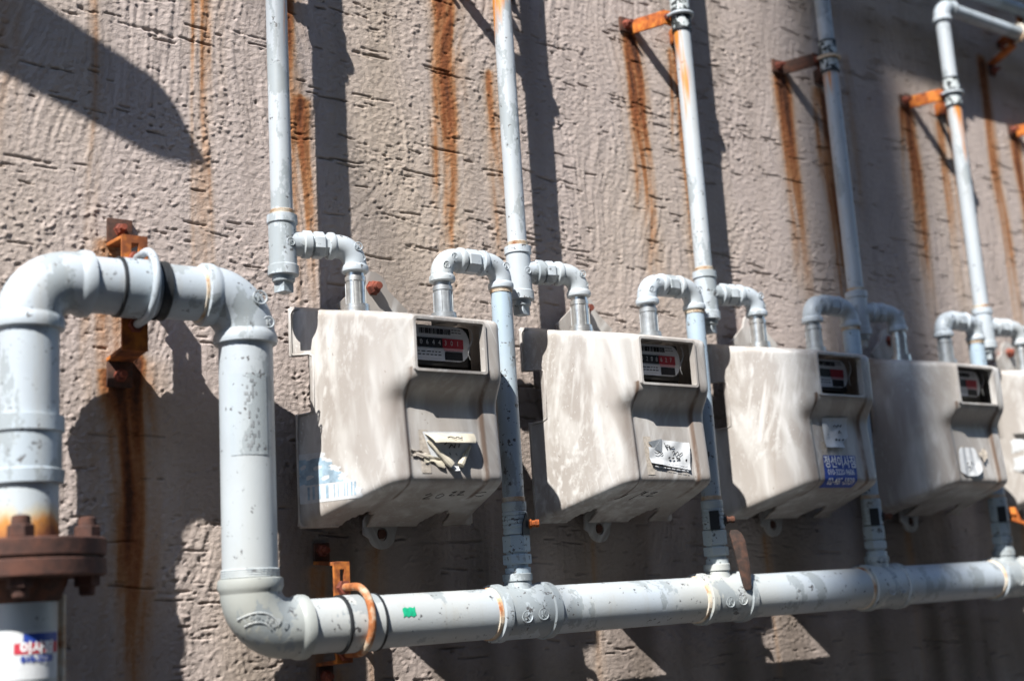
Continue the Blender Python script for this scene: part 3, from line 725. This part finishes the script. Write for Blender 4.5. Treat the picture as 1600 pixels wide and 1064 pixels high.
# ------------------------------------------------------------------ meters
def uniq(base, extra):
    a = sorted(list(base)+list(extra)); out = []
    for v in a:
        if out and abs(v-out[-1]) < .0011:
            if any(abs(v-e) < 1e-9 for e in extra): out[-1] = v
            continue
        out.append(v)
    return np.array(out)
WX0, WX1, WZ0, WZ1 = .1215, .2215, .2945, .3560
cxs = uniq(np.linspace(.0265, .2885, 100), [WX0, WX1, .0315, .047, .044])
czs = uniq(np.linspace(.1165, .3945, 108), [WZ0, WZ1, .257, .330])
def smin(a, b, k=.010):
    h = np.clip(.5+.5*(b-a)/k, 0, 1); return b*(1-h)+a*h-k*h*(1-h)
def sstep(a, b, x): t = np.clip((x-a)/(b-a), 0, 1); return t*t*(3-2*t)
def cover_raw(x, z):
    L = np.interp(x, [.020, .034, .040, .068, .080, .090, .101, .113, .126], [.0285, .029, .036, .110, .138, .153, .162, .169, .185])
    Rr = np.interp(x, [.238, .2515, .270, .277, .290], [.215, .172, .065, .031, .0285])
    Fz = .1535+.0215*sstep(.256, .293, z) + .0075*np.clip((.250-z)/.085, 0, 1.1)*(1-sstep(.25, .27, z))
    T = .030+(.3925-z)*5.0; B = .031+(z-.1185)*3.3
    d = smin(smin(L, Rr), Fz, .018); d = smin(d, T, .016); d = smin(d, B, .024)
    return np.maximum(d, .0285)
CG = .0015; CX0, CZ0 = -.02, .06
_gx, _gz = np.meshgrid(CX0+CG*np.arange(240), CZ0+CG*np.arange(260)); CD = cover_raw(_gx, _gz)
_k = np.exp(-.5*(np.arange(-9, 10)*CG/.0042)**2); _k /= _k.sum()
CB = np.apply_along_axis(lambda r: np.convolve(np.pad(r, 9, 'edge'), _k, 'valid'), 1, CD)
CB = np.apply_along_axis(lambda r: np.convolve(np.pad(r, 9, 'edge'), _k, 'valid'), 0, CB)
def cover_d(x, z):
    fx = np.clip((x-CX0)/CG, 0, 238.9); fz = np.clip((z-CZ0)/CG, 0, 258.9); i = fx.astype(int); j = fz.astype(int); a = fx-i; b = fz-j
    d = CB[j, i]*(1-a)*(1-b)+CB[j, i+1]*a*(1-b)+CB[j+1, i]*(1-a)*b+CB[j+1, i+1]*a*b
    rec = sstep(.1135, .1215, x)*sstep(.2285, .2205, x)*sstep(.294, .268, z)*sstep(.135, .160, z)
    return d-.0042*rec
def cov(x, z): return float(cover_d(np.array(x), np.array(z)))
ML = ['first gas meter cover, with peeling notice and torn barcode label on its left edge',
      'second gas meter cover from the left, with a white handwritten notice stuck on it',
      'third gas meter cover, with a square blue sticker below a paper note',
      'fourth gas meter cover, half shaded, with a round-cornered silver paper scrap',
      'fifth gas meter cover, cut off by the right edge of the picture']
COVER_FLIP = False
def build_meter():
    t = thing('gas_meter', ML[0], 'gas meter', P(.156, 0, .085), 'gas meters in a row on the wall')
    gx, gz = np.meshgrid(cxs, czs); gd = cover_d(gx, gz)
    nz, nx = gx.shape; off = t.location
    co = np.stack([gx-off.x, -gd-off.y, gz-off.z], -1).reshape(-1, 3); fs = []
    for j in range(nz-1):
        zc = (czs[j]+czs[j+1])/2
        for i in range(nx-1):
            xc = (cxs[i]+cxs[i+1])/2
            if WX0 < xc < WX1 and WZ0 < zc < WZ1: continue
            if xc < .044 and .257 < zc < .330: continue
            if xc < .0315 and zc < .257: continue
            if any(((xc-q)/.020)**2+((zc-.114)/.017)**2 < 1 for q in (.105, .218)): continue
            r = .007
            cut = False
            for (qx, qz, sx, sz) in ((.0265+r, .3945-r, -1, 1), (.0315+r, .1165+r, -1, -1), (.2885-r, .3945-r, 1, 1), (.2885-r, .1165+r, 1, -1)):
                if (xc-qx)*sx > 0 and (zc-qz)*sz > 0 and math.hypot(xc-qx, zc-qz) > r: cut = True
            if cut: continue
            a = j*nx+i; fs.append((a, a+1, a+nx+1, a+nx))
    me = bpy.data.meshes.new('cover'); me.from_pydata(co.tolist(), [], fs)
    gr = np.zeros_like(gx)
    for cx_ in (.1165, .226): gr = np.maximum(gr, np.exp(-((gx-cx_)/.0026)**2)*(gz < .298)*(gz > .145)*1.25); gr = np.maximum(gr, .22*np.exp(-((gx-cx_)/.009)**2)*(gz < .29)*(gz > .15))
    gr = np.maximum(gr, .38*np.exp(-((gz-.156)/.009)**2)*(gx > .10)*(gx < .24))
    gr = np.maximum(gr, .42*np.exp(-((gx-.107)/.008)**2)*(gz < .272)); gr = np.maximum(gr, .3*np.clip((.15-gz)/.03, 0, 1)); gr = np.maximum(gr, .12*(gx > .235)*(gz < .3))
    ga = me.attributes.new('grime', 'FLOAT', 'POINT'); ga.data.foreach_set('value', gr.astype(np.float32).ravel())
    bm = bmesh.new(); bm.from_mesh(me); bmesh.ops.delete(bm, geom=[v for v in bm.verts if not v.link_faces], context='VERTS')
    bm.to_mesh(me); bm.free()
    me.polygons.foreach_set('use_smooth', [True]*len(me.polygons)); me.materials.append(M['cover'])
    o = bpy.data.objects.new('cover', me); COL.objects.link(o); o.parent = t
    sm = o.modifiers.new('thickness', 'SOLIDIFY'); sm.thickness = .0026; sm.offset = 1 if COVER_FLIP else -1
    m = MB(); pts = [(.090, .3915), (.036, .3915), (.0305, .389), (.0285, .384), (.0285, .3345), (.031, .3320), (.0440, .3312), (.0462, .328), (.0465, .296), (.0462, .2605), (.0435, .2572), (.0350, .2560), (.0335, .2530), (.0335, .1240), (.0365, .1195), (.082, .1190)]
    m.sweep([P(x_, cov(x_, z_)+.0004, z_) for x_, z_ in pts], .0014, 8); m.build('flange_rim', 'cover', t, 70)
    # window frame: a lipped ring reaching into the cover
    m = MB(); n = 5
    def rr(x0, x1, z0, z1, r, d):
        out = []
        for cx_, cz_, a0 in ((x1-r, z1-r, 0), (x0+r, z1-r, 90), (x0+r, z0+r, 180), (x1-r, z0+r, 270)):
            for k in range(n): a = math.radians(a0+90*k/(n-1)); out.append(P(cx_+r*math.cos(a), d, cz_+r*math.sin(a)))
        return out
    m.ring(rr(WX0-.0028, WX1+.0028, WZ0-.0028, WZ1+.0026, .004, .166), rr(WX0+.0004, WX1-.0004, WZ0+.0004, WZ1-.0004, .003, .166), (0, -.0105, 0))
    m.build('window_frame', 'cover', t)
    # inside: case and dial
    m = MB(); m.box(P(.176, .066, .255), (.118, .124, .215)); m.build('meter_case', 'body', t, bevel=.006)
    DX, DZ = -.006, -.003
    m = MB(); m.box(P(.165, .1445, .330), (.10, .010, .052)); m.build('index_housing', 'body', t, bevel=.003)
    m = MB(); ring = [P(.114, .1500, .3105)]
    for k in range(9): a = math.radians(-90+180*k/8); ring.append(P(.200+.016*math.cos(a), .1500, .3325+.022*math.sin(a)))
    ring.append(P(.114, .1500, .3545)); m.prism(ring, (0, -.0014, 0)); dial = m.build('dial_plate', 'dial', t, smooth=False)
    def dbox(x0, x1, z0, z1, name, mat, lift=0.0):
        m = MB(); m.box(P((x0+x1)/2+DX, .1519+lift, (z0+z1)/2+DZ), (x1-x0, .0008, z1-z0)); return m.build(name, mat, dial, smooth=False)
    dbox(.126, .1808, .3300, .3420, 'counter_strip', 'black'); dbox(.1808, .2115, .3300, .3420, 'counter_strip', 'red')
    dbox(.183, .2105, .3268, .3298, 'red_caption', 'redwhite'); dbox(.126, .180, .3165, .3285, 'caption_label', 'white'); dbox(.184, .210, .3150, .3255, 'badge', 'black')
    m = MB(); x = .148; rb_ = random.Random(3)
    while x < .192:
        w = rb_.choice([.0005, .0008, .0014]); m.box(P(x+w/2+DX, .1518, .3505+DZ), (w, .0006, .007)); x += w+rb_.choice([.0006, .001, .0014])
    tag(m.build('barcode', 'black', dial, smooth=False), kind='stuff')
    m = MB()
    for rz in (.3243, .3205):
        x = .130
        while x < .176: w = rb_.uniform(.002, .006); m.box(P(x+w/2+DX, .1526, rz+DZ), (w, .0004, .0012)); x += w+.0022
    for rz in (.3535, .3500):
        x = .195
        while x < .208: w = rb_.uniform(.002, .004); m.box(P(x+w/2+DX, .1518, rz+DZ), (w, .0004, .0009)); x += w+.0012
    tag(m.build('small_print', 'black', dial, smooth=False), kind='stuff')
    m = MB(); m.sweep([P(.211+.004*math.sin(k), .160, .352-.0065*k+.001*math.sin(2*k)) for k in range(7)], .0007, 6); m.build('seal_wire', 'steel', t)
    # lugs
    for s, zc, nm in ((-1, .1085, 'mounting_lug'), (1, .432, 'mounting_lug')):
        m = MB(); out = []; inn = []; N = 24
        for k in range(N):
            a = 2*PI*k/N; hx, hz = .0075*math.cos(a), .0090*math.sin(a)
            lr = .0195 if s < 0 else .023; ox, oz = lr*math.cos(a), lr*math.sin(a)
            if oz*s < 0: oz = -s*(.030 if s < 0 else .045)*abs(math.sin(a))**.4; ox = (.027 if s < 0 else .055)*math.cos(a) if abs(math.cos(a)) > .2 else ox
            inn.append(P(.1545+hx, .016, zc+hz)); out.append(P(.1545+ox, .016, zc+oz))
        m.ring(out, inn, (0, -.004, 0)); m.build(nm, 'cover', t)
        m = MB(); m.lathe(P(.1545, .0, zc), P(0, 1, 0), [(0, .006), (.0195, .006)], 12)
        if s > 0: m.lathe(P(.1545, .019, zc), P(0, 1, 0), [(0, .0105), (.002, .0105), (.0022, .0092), (.010, .0090), (.012, .0070)], 6); m.lathe(P(.1545, .030, zc), P(0, 1, 0), [(0, .0055), (.009, .005)], 10)
        m.build('wall_bolt', 'rust_red' if s > 0 else 'rust_dark', t)
    # unions on top
    for xx, mt in ((.091, 'steel'), (.221, 'steel_dull')):
        m = MB(); m.lathe(P(xx, DM, .372), (0, 0, 1), [(0, .0170), (.012, .0170), (.0125, .0165), (.016, .0165), (.0165, .0122), (.046, .0122), (.0465, .0132), (.052, .0132), (.0525, .0118), (.060, .0118)], 28)
        for q in range(8): a = 2*PI*q/8; m.box(P(xx+.0122*math.cos(a), DM+.0122*math.sin(a), .403), (.0022, .0022, .028), Matrix.Rotation(-a, 3, 'Z'))
        m.build('union', mt, t)
    return t
proto = build_meter()
meters = [proto]
for i in range(1, 5):
    c = copy_tree(proto); c.location.x = .156+U(i); c['label'] = ML[i]; meters.append(c)

# register digits behind each window
for i, (da, db) in enumerate((('00644', '301'), ('00208', '627'))):
    dl = [c for c in meters[i].children if c.name.startswith('dial_plate')][0]
    for k, ch in enumerate(da+db):
        vs, fs = text_geo(ch, .0088, .0); m = MB(); m.add([P(S*i+.1345+.0089*k+u*.8, .1528, .333+v) for u, v in vs], fs)
        m.build('digit', 'dial', dl, smooth=False)
# stickers, papers and writing, laid on the covers
def lay(i, x, z, lift): return P(U(i)+x, cov(x, z)+.0003+lift, z)
def paper(i, quad, name, mat, n=10, lift=.0007, curl=None, keep=None, parent=None):
    (x0, z0), (x1, z1), (x2, z2), (x3, z3) = quad; m = MB(); vs = []; ids = {}
    for j in range(n+1):
        for k in range(n+1):
            u, v = k/n, j/n
            x = (x0*(1-u)+x1*u)*(1-v)+(x3*(1-u)+x2*u)*v; z = (z0*(1-u)+z1*u)*(1-v)+(z3*(1-u)+z2*u)*v
            c = curl(u, v) if curl else (0, 0, 0)
            p = lay(i, x, z, lift)+P(c[0], c[1], c[2]); vs.append(p)
    fs = [(j*(n+1)+k, j*(n+1)+k+1, (j+1)*(n+1)+k+1, (j+1)*(n+1)+k) for j in range(n) for k in range(n) if keep is None or keep((k+.5)/n, (j+.5)/n)]
    m.add(vs, fs)
    used = sorted({q for f in fs for q in f}); mp = {q: a for a, q in enumerate(used)}
    m2 = MB(); m2.add([vs[q] for q in used], [tuple(mp[q] for q in f) for f in fs])
    return m2.build(name, mat, parent or meters[i], 70)
def strokes_on(i, lines, w, name, mat, lift=.0016, parent=None, curl=None):
    m = MB()
    for ln in lines:
        pts = [lay(i, x, z, lift) for x, z in ln]
        for a, b in zip(pts[:-1], pts[1:]):
            s = (b-a).cross(Vector((0, -1, .3))).normalized()*w; m.add([a-s, b-s*.8, b+s*.8, a+s], [(0, 1, 2, 3)])
    return m.build(name, mat, parent or meters[i], smooth=False)
def text_on(i, body, x, z, size, mat, name, parent, bold=0.0, sx=1.0, lift=.0019):
    vs, fs = text_geo(body, size, bold); m = MB(); m.add([lay(i, x+u*sx, z+v, lift) for u, v in vs], fs); return m.build(name, mat, parent, smooth=False)
# meter 1: torn wrap-round label on the left face
def keep1(u, v): return u < .40+.62*v+.03*math.sin(v*40)
lab = paper(0, [(.0325, .207), (.074, .207), (.074, .146), (.0335, .146)], 'barcode_label', 'paper', 44, keep=keep1)
def keep1b(u, v): return u < .36+.62*v+.03*math.sin(v*37) and (0 < v)
paper(0, [(.0335, .200), (.073, .200), (.073, .168), (.0335, .168)], 'label_print', 'label_blue', 40, .0011, keep=lambda u, v: u < .44+.30*v+.04*math.sin(v*31) and math.sin(u*23+v*9)+.8*math.sin(v*17-u*5) > -.9, parent=lab)
m = MB(); rr_ = random.Random(5); x = .040
while x < .071:
    w = rr_.choice([.0006, .001, .0016]); zt = .166
    m.add([lay(0, x, .150, .0013), lay(0, x+w, .150, .0013), lay(0, x+w, zt, .0013), lay(0, x, zt, .0013)], [(0, 1, 2, 3)]); x += w+rr_.choice([.001, .0016, .003])
tag(m.build('barcode', 'label_blue', lab, smooth=False), kind='stuff')
# meter 1: peeled notice
bk = paper(0, [(.139, .2215), (.212, .2225), (.210, .186), (.150, .186)], 'notice_backing', 'paper', 10, keep=lambda u, v: v < .28 or u < .18+.3*v or (u > .8 and v < .4))
nt = paper(0, [(.1460, .2150), (.2080, .2150), (.1830, .1755), (.1740, .1765)], 'notice_sheet', 'paper', 12, .0016, lambda u, v: (0, .003*(1-v), 0))
fl = paper(0, [(.1410, .2195), (.2130, .2205), (.2060, .2090), (.1480, .2085)], 'peeled_flap', 'paper_cream', 12, .0012, lambda u, v: (0, .0175*math.sin(v*1.45)*(.75+.25*math.sin(u*PI))+.0015*math.sin(u*9), -.002*v))
def roll(a, b, r0, r1):
    m = MB(); n = 8; pts = []; 
    for k in range(n+1):
        q = k/n; x = a[0]+(b[0]-a[0])*q; z = a[1]+(b[1]-a[1])*q; pts.append(lay(0, x, z, .001+r0*(1-q)+r1*q))
    m.sweep(pts, [(r0*(1-k/n)+r1*k/n)*(1+.12*math.sin(k*2.1)) for k in range(n+1)], 9); m.build('rolled_edge', 'paper_cream', nt)
roll((.1440, .2100), (.1735, .1800), .0016, .0048); roll((.2050, .2050), (.1860, .1800), .0016, .0046)
paper(0, [(.1740, .1800), (.1860, .1810), (.1835, .1735), (.1770, .1730)], 'curled_tip', 'paper', 8, .002, lambda u, v: (0, .006*v*v, 0), parent=nt)
strokes_on(0, [[(.166, .2055), (.170, .2085)], [(.172, .2010), (.176, .2060), (.180, .2015), (.182, .2070)], [(.186, .2020), (.188, .2065)], [(.172, .1960), (.1735, .1925)], [(.181, .1950), (.183, .1920)]], .0008, 'handwriting', 'ink', .0052, nt)
m = MB()
for ln in ([(.164, .2135), (.170, .2150), (.175, .2130), (.180, .2150), (.184, .2128), (.188, .2160)],):
    pts = []
    for x, z in ln:
        v = (.220-z)/.0113; pts.append(lay(0, x, z-.002*v, .0012)+P(0, .0175*math.sin(v*1.45)+.0022, 0))
    for a, b in zip(pts[:-1], pts[1:]): q = (b-a).cross(Vector((0, -1, 0))).normalized()*.0007; m.add([a-q, b-q, b+q, a+q], [(0, 1, 2, 3)])
m.build('handwriting', 'ink', fl, smooth=False)
# crumpled scraps of glue and paper left of the notice
rs = random.Random(4)
def crum(u, v): return (0, .0017*abs(math.sin(u*2.3+v*3.6+.9*math.sin(v*4)))+.0012*abs(math.sin(v*5.1-u*3.7+1)), 0)
paper(0, [(.1165, .2010), (.1420, .1960), (.1430, .1880), (.1180, .1915)], 'torn_scrap', 'glue', 20, .0008, crum, keep=lambda u, v: abs(v-.5) < .42+.10*math.sin(u*13) and u > .04)
paper(0, [(.1380, .1950), (.1660, .1870), (.1640, .1755), (.1360, .1820)], 'torn_scrap', 'paper_cream', 20, .0008, crum, keep=lambda u, v: abs(v-.5+.2*math.sin(u*4)) < .34+.10*math.sin(u*11))
# old label outlines, pasted rectangle on each cover front
for i in range(4):
    paper(i, [(.1335, .224), (.2125, .224), (.2125, .171), (.1335, .171)], 'old_label', 'glue', 6, .0003, keep=lambda u, v: u < .09 or u > .93 or v < .05 or v > .95)
# writing on the sloping undersides
def hand(i, lines, w=.00045): strokes_on(i, lines, w, 'handwriting', 'ink', .0008)
hand(0, [[(.156, .1475), (.162, .1490), (.166, .1475), (.158, .1440), (.168, .1442)], [(.174, .1470), (.178, .1490), (.183, .1478), (.181, .1450), (.175, .1448), (.174, .1470)],
         [(.190, .1500), (.196, .1510), (.191, .1470), (.199, .1472)], [(.201, .1505), (.207, .1512), (.202, .1475), (.212, .1478)], [(.226, .1490), (.240, .1500)], [(.228, .1470), (.236, .1458), (.242, .1470)]])
hand(1, [[(.110, .1420), (.116, .1440), (.122, .1475)], [(.138, .1415), (.1445, .1505), (.149, .1500), (.146, .1470), (.153, .1500)], [(.146, .1470), (.155, .1455)], [(.160, .1485), (.170, .1500), (.160, .1450), (.173, .1455)]])
# meter 2 notice
n2 = paper(1, [(.140, .2215), (.2145, .2160), (.2100, .1775), (.1385, .1870)], 'paper_notice', 'paper', 28, .0009, lambda u, v: (0, .004*max(0, v-.8)*5*(1-u)+.003*max(0, u-.85)*6+.0015*math.sin(u*7+v*3)**2, 0), keep=lambda u, v: not (v < .35 and u < .32-.5*v) or v > .35)
paper(1, [(.140, .2160), (.166, .2210), (.163, .2010), (.150, .2060)], 'torn_patch', 'steel_dull', 8, .0018)
strokes_on(1, [[(.168, .2150), (.1725, .2060), (.172, .2120), (.178, .2110), (.176, .2075), (.186, .2100)], [(.181, .2010), (.184, .2050), (.186, .1995), (.191, .2030), (.193, .1985), (.200, .2020)],
               [(.148, .2015), (.153, .1995), (.157, .2015), (.160, .1985), (.163, .2010)]], .0007, 'handwriting', 'ink', .0034, n2)
strokes_on(1, [[(.172, .1935), (.176, .1950)], [(.179, .1930), (.183, .1945)], [(.187, .1925), (.189, .1945), (.192, .1920), (.193, .1945)], [(.204, .190), (.207, .194)]], .0013, 'printed_words', 'ink', .0034, n2)
m = MB()
for q in range(3):
    x = .146
    while x < .205: w = rs.uniform(.003, .008); z = .1900-.0035*q-(x-.146)*.11; m.add([lay(1, x, z, .0030), lay(1, x+w, z-w*.11, .0030), lay(1, x+w, z-w*.11-.0010, .0030), lay(1, x, z-.0010, .0030)], [(0, 1, 2, 3)]); x += w+.002
tag(m.build('small_print', 'dial', n2, smooth=False), kind='stuff')
# meter 3: note and blue sticker (third slot of the row)
n3 = paper(2, [(.1445, .2610), (.2030, .2625), (.1950, .2150), (.1400, .2150)], 'paper_notice', 'paper', 28, .0009, lambda u, v: (0, .003*max(0, v-.75)*4+.002*math.sin(u*6+v*2)**2, .0), keep=lambda u, v: not (u > .8 and v > .55 and u+v > 1.62))
strokes_on(2, [[(.166, .2480), (.170, .2500), (.174, .2470), (.178, .2510), (.182, .2475), (.186, .2515)], [(.176, .2370), (.178, .2420), (.183, .2370), (.180, .2400)], [(.150, .236), (.153, .234)]], .0009, 'handwriting', 'ink', .0036, n3)
strokes_on(2, [[(.166, .2265), (.170, .2285)], [(.173, .2262), (.177, .2280)], [(.181, .2260), (.186, .2285)]], .0014, 'printed_words', 'ink', .0036, n3)
bs = paper(2, [(.1335, .2030), (.2080, .2030), (.2030, .1545), (.1280, .1545)], 'advert_sticker', 'blue', 36, .0009)
text_on(2, '정선이사짐', .1690, .1915, .0200, 'white', 'sticker_text', bs, .0003, .80, .0022)
text_on(2, '010-3220-9606', .1675, .1765, .0125, 'white', 'sticker_text', bs, .0001, .80, .0022)
text_on(2, '02-487-5939', .1665, .1625, .0135, 'white', 'sticker_text', bs, .0001, .88, .0022)
# meter 4: silver paper, curled
n4 = paper(3, [(.128, .2210), (.178, .2210), (.184, .1730), (.120, .1720)], 'paper_notice', 'paper', 28, .0010, lambda u, v: (0, .010*max(0, u+v-1.35)+.002*math.sin(u*9)**2, 0), keep=lambda u, v: (u-.45)**2/.30+(v-.45)**2/.34 < 1)
strokes_on(3, [[(.139, .1920), (.143, .1950)], [(.149, .1960), (.154, .1940)], [(.142, .1860), (.150, .1880)]], .0010, 'handwriting', 'ink', .0045, n4)
paper(3, [(.180, .2120), (.196, .2230), (.200, .2060), (.188, .1960)], 'torn_scrap', 'glue', 8, .002, lambda u, v: (0, .004*abs(math.sin(u*6+v*3)), 0))
# meter 5: ragged remains on the left slope
n5 = paper(4, [(.050, .252), (.098, .250), (.098, .190), (.050, .192)], 'paper_notice', 'paper', 28, .0010, lambda u, v: (0, .003*abs(math.sin(u*5+v*7)), 0), keep=lambda u, v: abs(math.sin(u*4.1+v*6.3))+.4*math.sin(v*9) > .25)
paper(4, [(.052, .262), (.095, .258), (.096, .247), (.055, .247)], 'torn_scrap', 'body', 8, .002, lambda u, v: (0, .003*abs(math.sin(u*8)), 0), keep=lambda u, v: math.sin(u*9) > -.3)
paper(4, [(.050, .196), (.100, .192), (.102, .181), (.060, .181)], 'torn_scrap', 'body', 8, .002, lambda u, v: (0, .003*abs(math.sin(u*8)), 0), keep=lambda u, v: math.sin(u*7+1) > -.4)

# ------------------------------------------------------------------ unseen things beyond the frame, some added for the light
# tapered concrete utility pole across the lane
LP = 4.2
pole = thing('utility_pole', 'concrete utility pole across the lane, behind the camera', 'utility pole', P(1.235-SUN_A*LP, LP, GROUND))
m = MB(); m.sweep([P(1.235-SUN_A*LP, LP, GROUND-.3), P(1.235-SUN_A*LP, LP, 5), P(1.235-SUN_A*LP, LP, 11.5)], [.15, .118, .085], 24); m.build('shaft', 'concrete', pole)
m = MB(); m.box(P(1.235-SUN_A*LP, LP, 11.1), (1.6, .09, .09)); m.build('crossarm', 'steel_dull', pole)
# unseen building added behind the camera to cut the sky fill
hs = thing('added_house', 'unseen grey brick building added across the lane to cut the sky fill', 'added_house', P(-2, 8.2, GROUND))
m = MB(); m.box(P(-2, 8.2, (6.9+GROUND)/2), (26, 4.4, 6.9-GROUND)); m.build('brick_wall', 'brick', hs, smooth=False)
m = MB(); m.box(P(-2, 8.2, 7.0), (26.3, 4.7, .2)); m.build('roof', 'concrete', hs, smooth=False)
for zz_ in (.0, 2.5, 5.0):
    for q in range(8):
        m = MB(); m.box(P(-12.5+3*q, 5.99, zz_+.7), (1.5, .06, 1.3)); wn_ = m.build('window', 'sheet', hs, smooth=False)
        m = MB(); m.box(P(-12.5+3*q, 5.955, zz_+.7), (1.36, .02, 1.16)); m.build('pane', 'body', wn_, smooth=False)
# unseen sheet added above the frame to shade the upper right wall
slab = thing('shade_slab', 'unseen grey sheet added above the picture to shade the upper right wall', 'shade_slab', P(1.7, 0, 2.70))
m = MB(); D = .85; x0 = 1.33-SUN_A*D; zz = .975+SUN_B*D
m.prism([P(x0, .002, zz+.05), P(x0, D, zz), P(x0, D, zz+.012), P(x0, .002, zz+.062)], (3.4, 0, 0)); m.build('slab_sheet', 'sheet', slab, smooth=False)
for xx in (x0+.3, x0+1.7, x0+3.1):
    m = MB(); m.sweep([P(xx, .002, zz-.25), P(xx, D-.05, zz-.004)], .008, 8); m.build('brace', 'rust_dark', slab)
# unseen plate added to cast a leaf-shaped shadow, outline projected back from it
def cast_from(xs_, zs_, d): return P(xs_-SUN_A*d, d, zs_+SUN_B*d)
leaf_caster = thing('leaf_shadow_plate', 'unseen metal plate on an arm, added above left to cast the leaf-shaped shadow', 'shadow plate', P(-1.05, 0, 1.40))
HD = .26
leaf = [(-.66, .952), (-.277, .753), (-.150, .690), (-.127, .674), (-.112, .655), (-.101, .634), (-.088, .610), (-.071, .584), (-.100, .581), (-.128, .583), (-.150, .588), (-.168, .596), (-.319, .658), (-.66, .796)]
m = MB(); m.prism([cast_from(x_, z_, HD) for x_, z_ in leaf], (0, -.005, 0)); m.build('leaf_sheet', 'sheet', leaf_caster, smooth=False)
c_ = cast_from(-.63, .87, HD)
m = MB(); m.box(Vector((c_.x, c_.y/2, c_.z)), (.03, abs(c_.y), .03)); m.build('arm', 'rust_dark', leaf_caster, smooth=False)
m = MB(); m.box(Vector((c_.x, -.004, c_.z)), (.09, .007, .12)); m.build('wall_plate', 'rust_dark', leaf_caster, smooth=False)
# overhead service cable
m = MB()
c0 = cast_from(.159, .545, 3.0); c1 = cast_from(.209, .442, 2.9); dv = (c1-c0).normalized()
m.sweep([c0-dv*6, c0, c1, c1+dv*3.2], .009, 8); tag(m.build('overhead_cable', 'cable'), 'black service cable crossing overhead in front of the wall', 'cable')
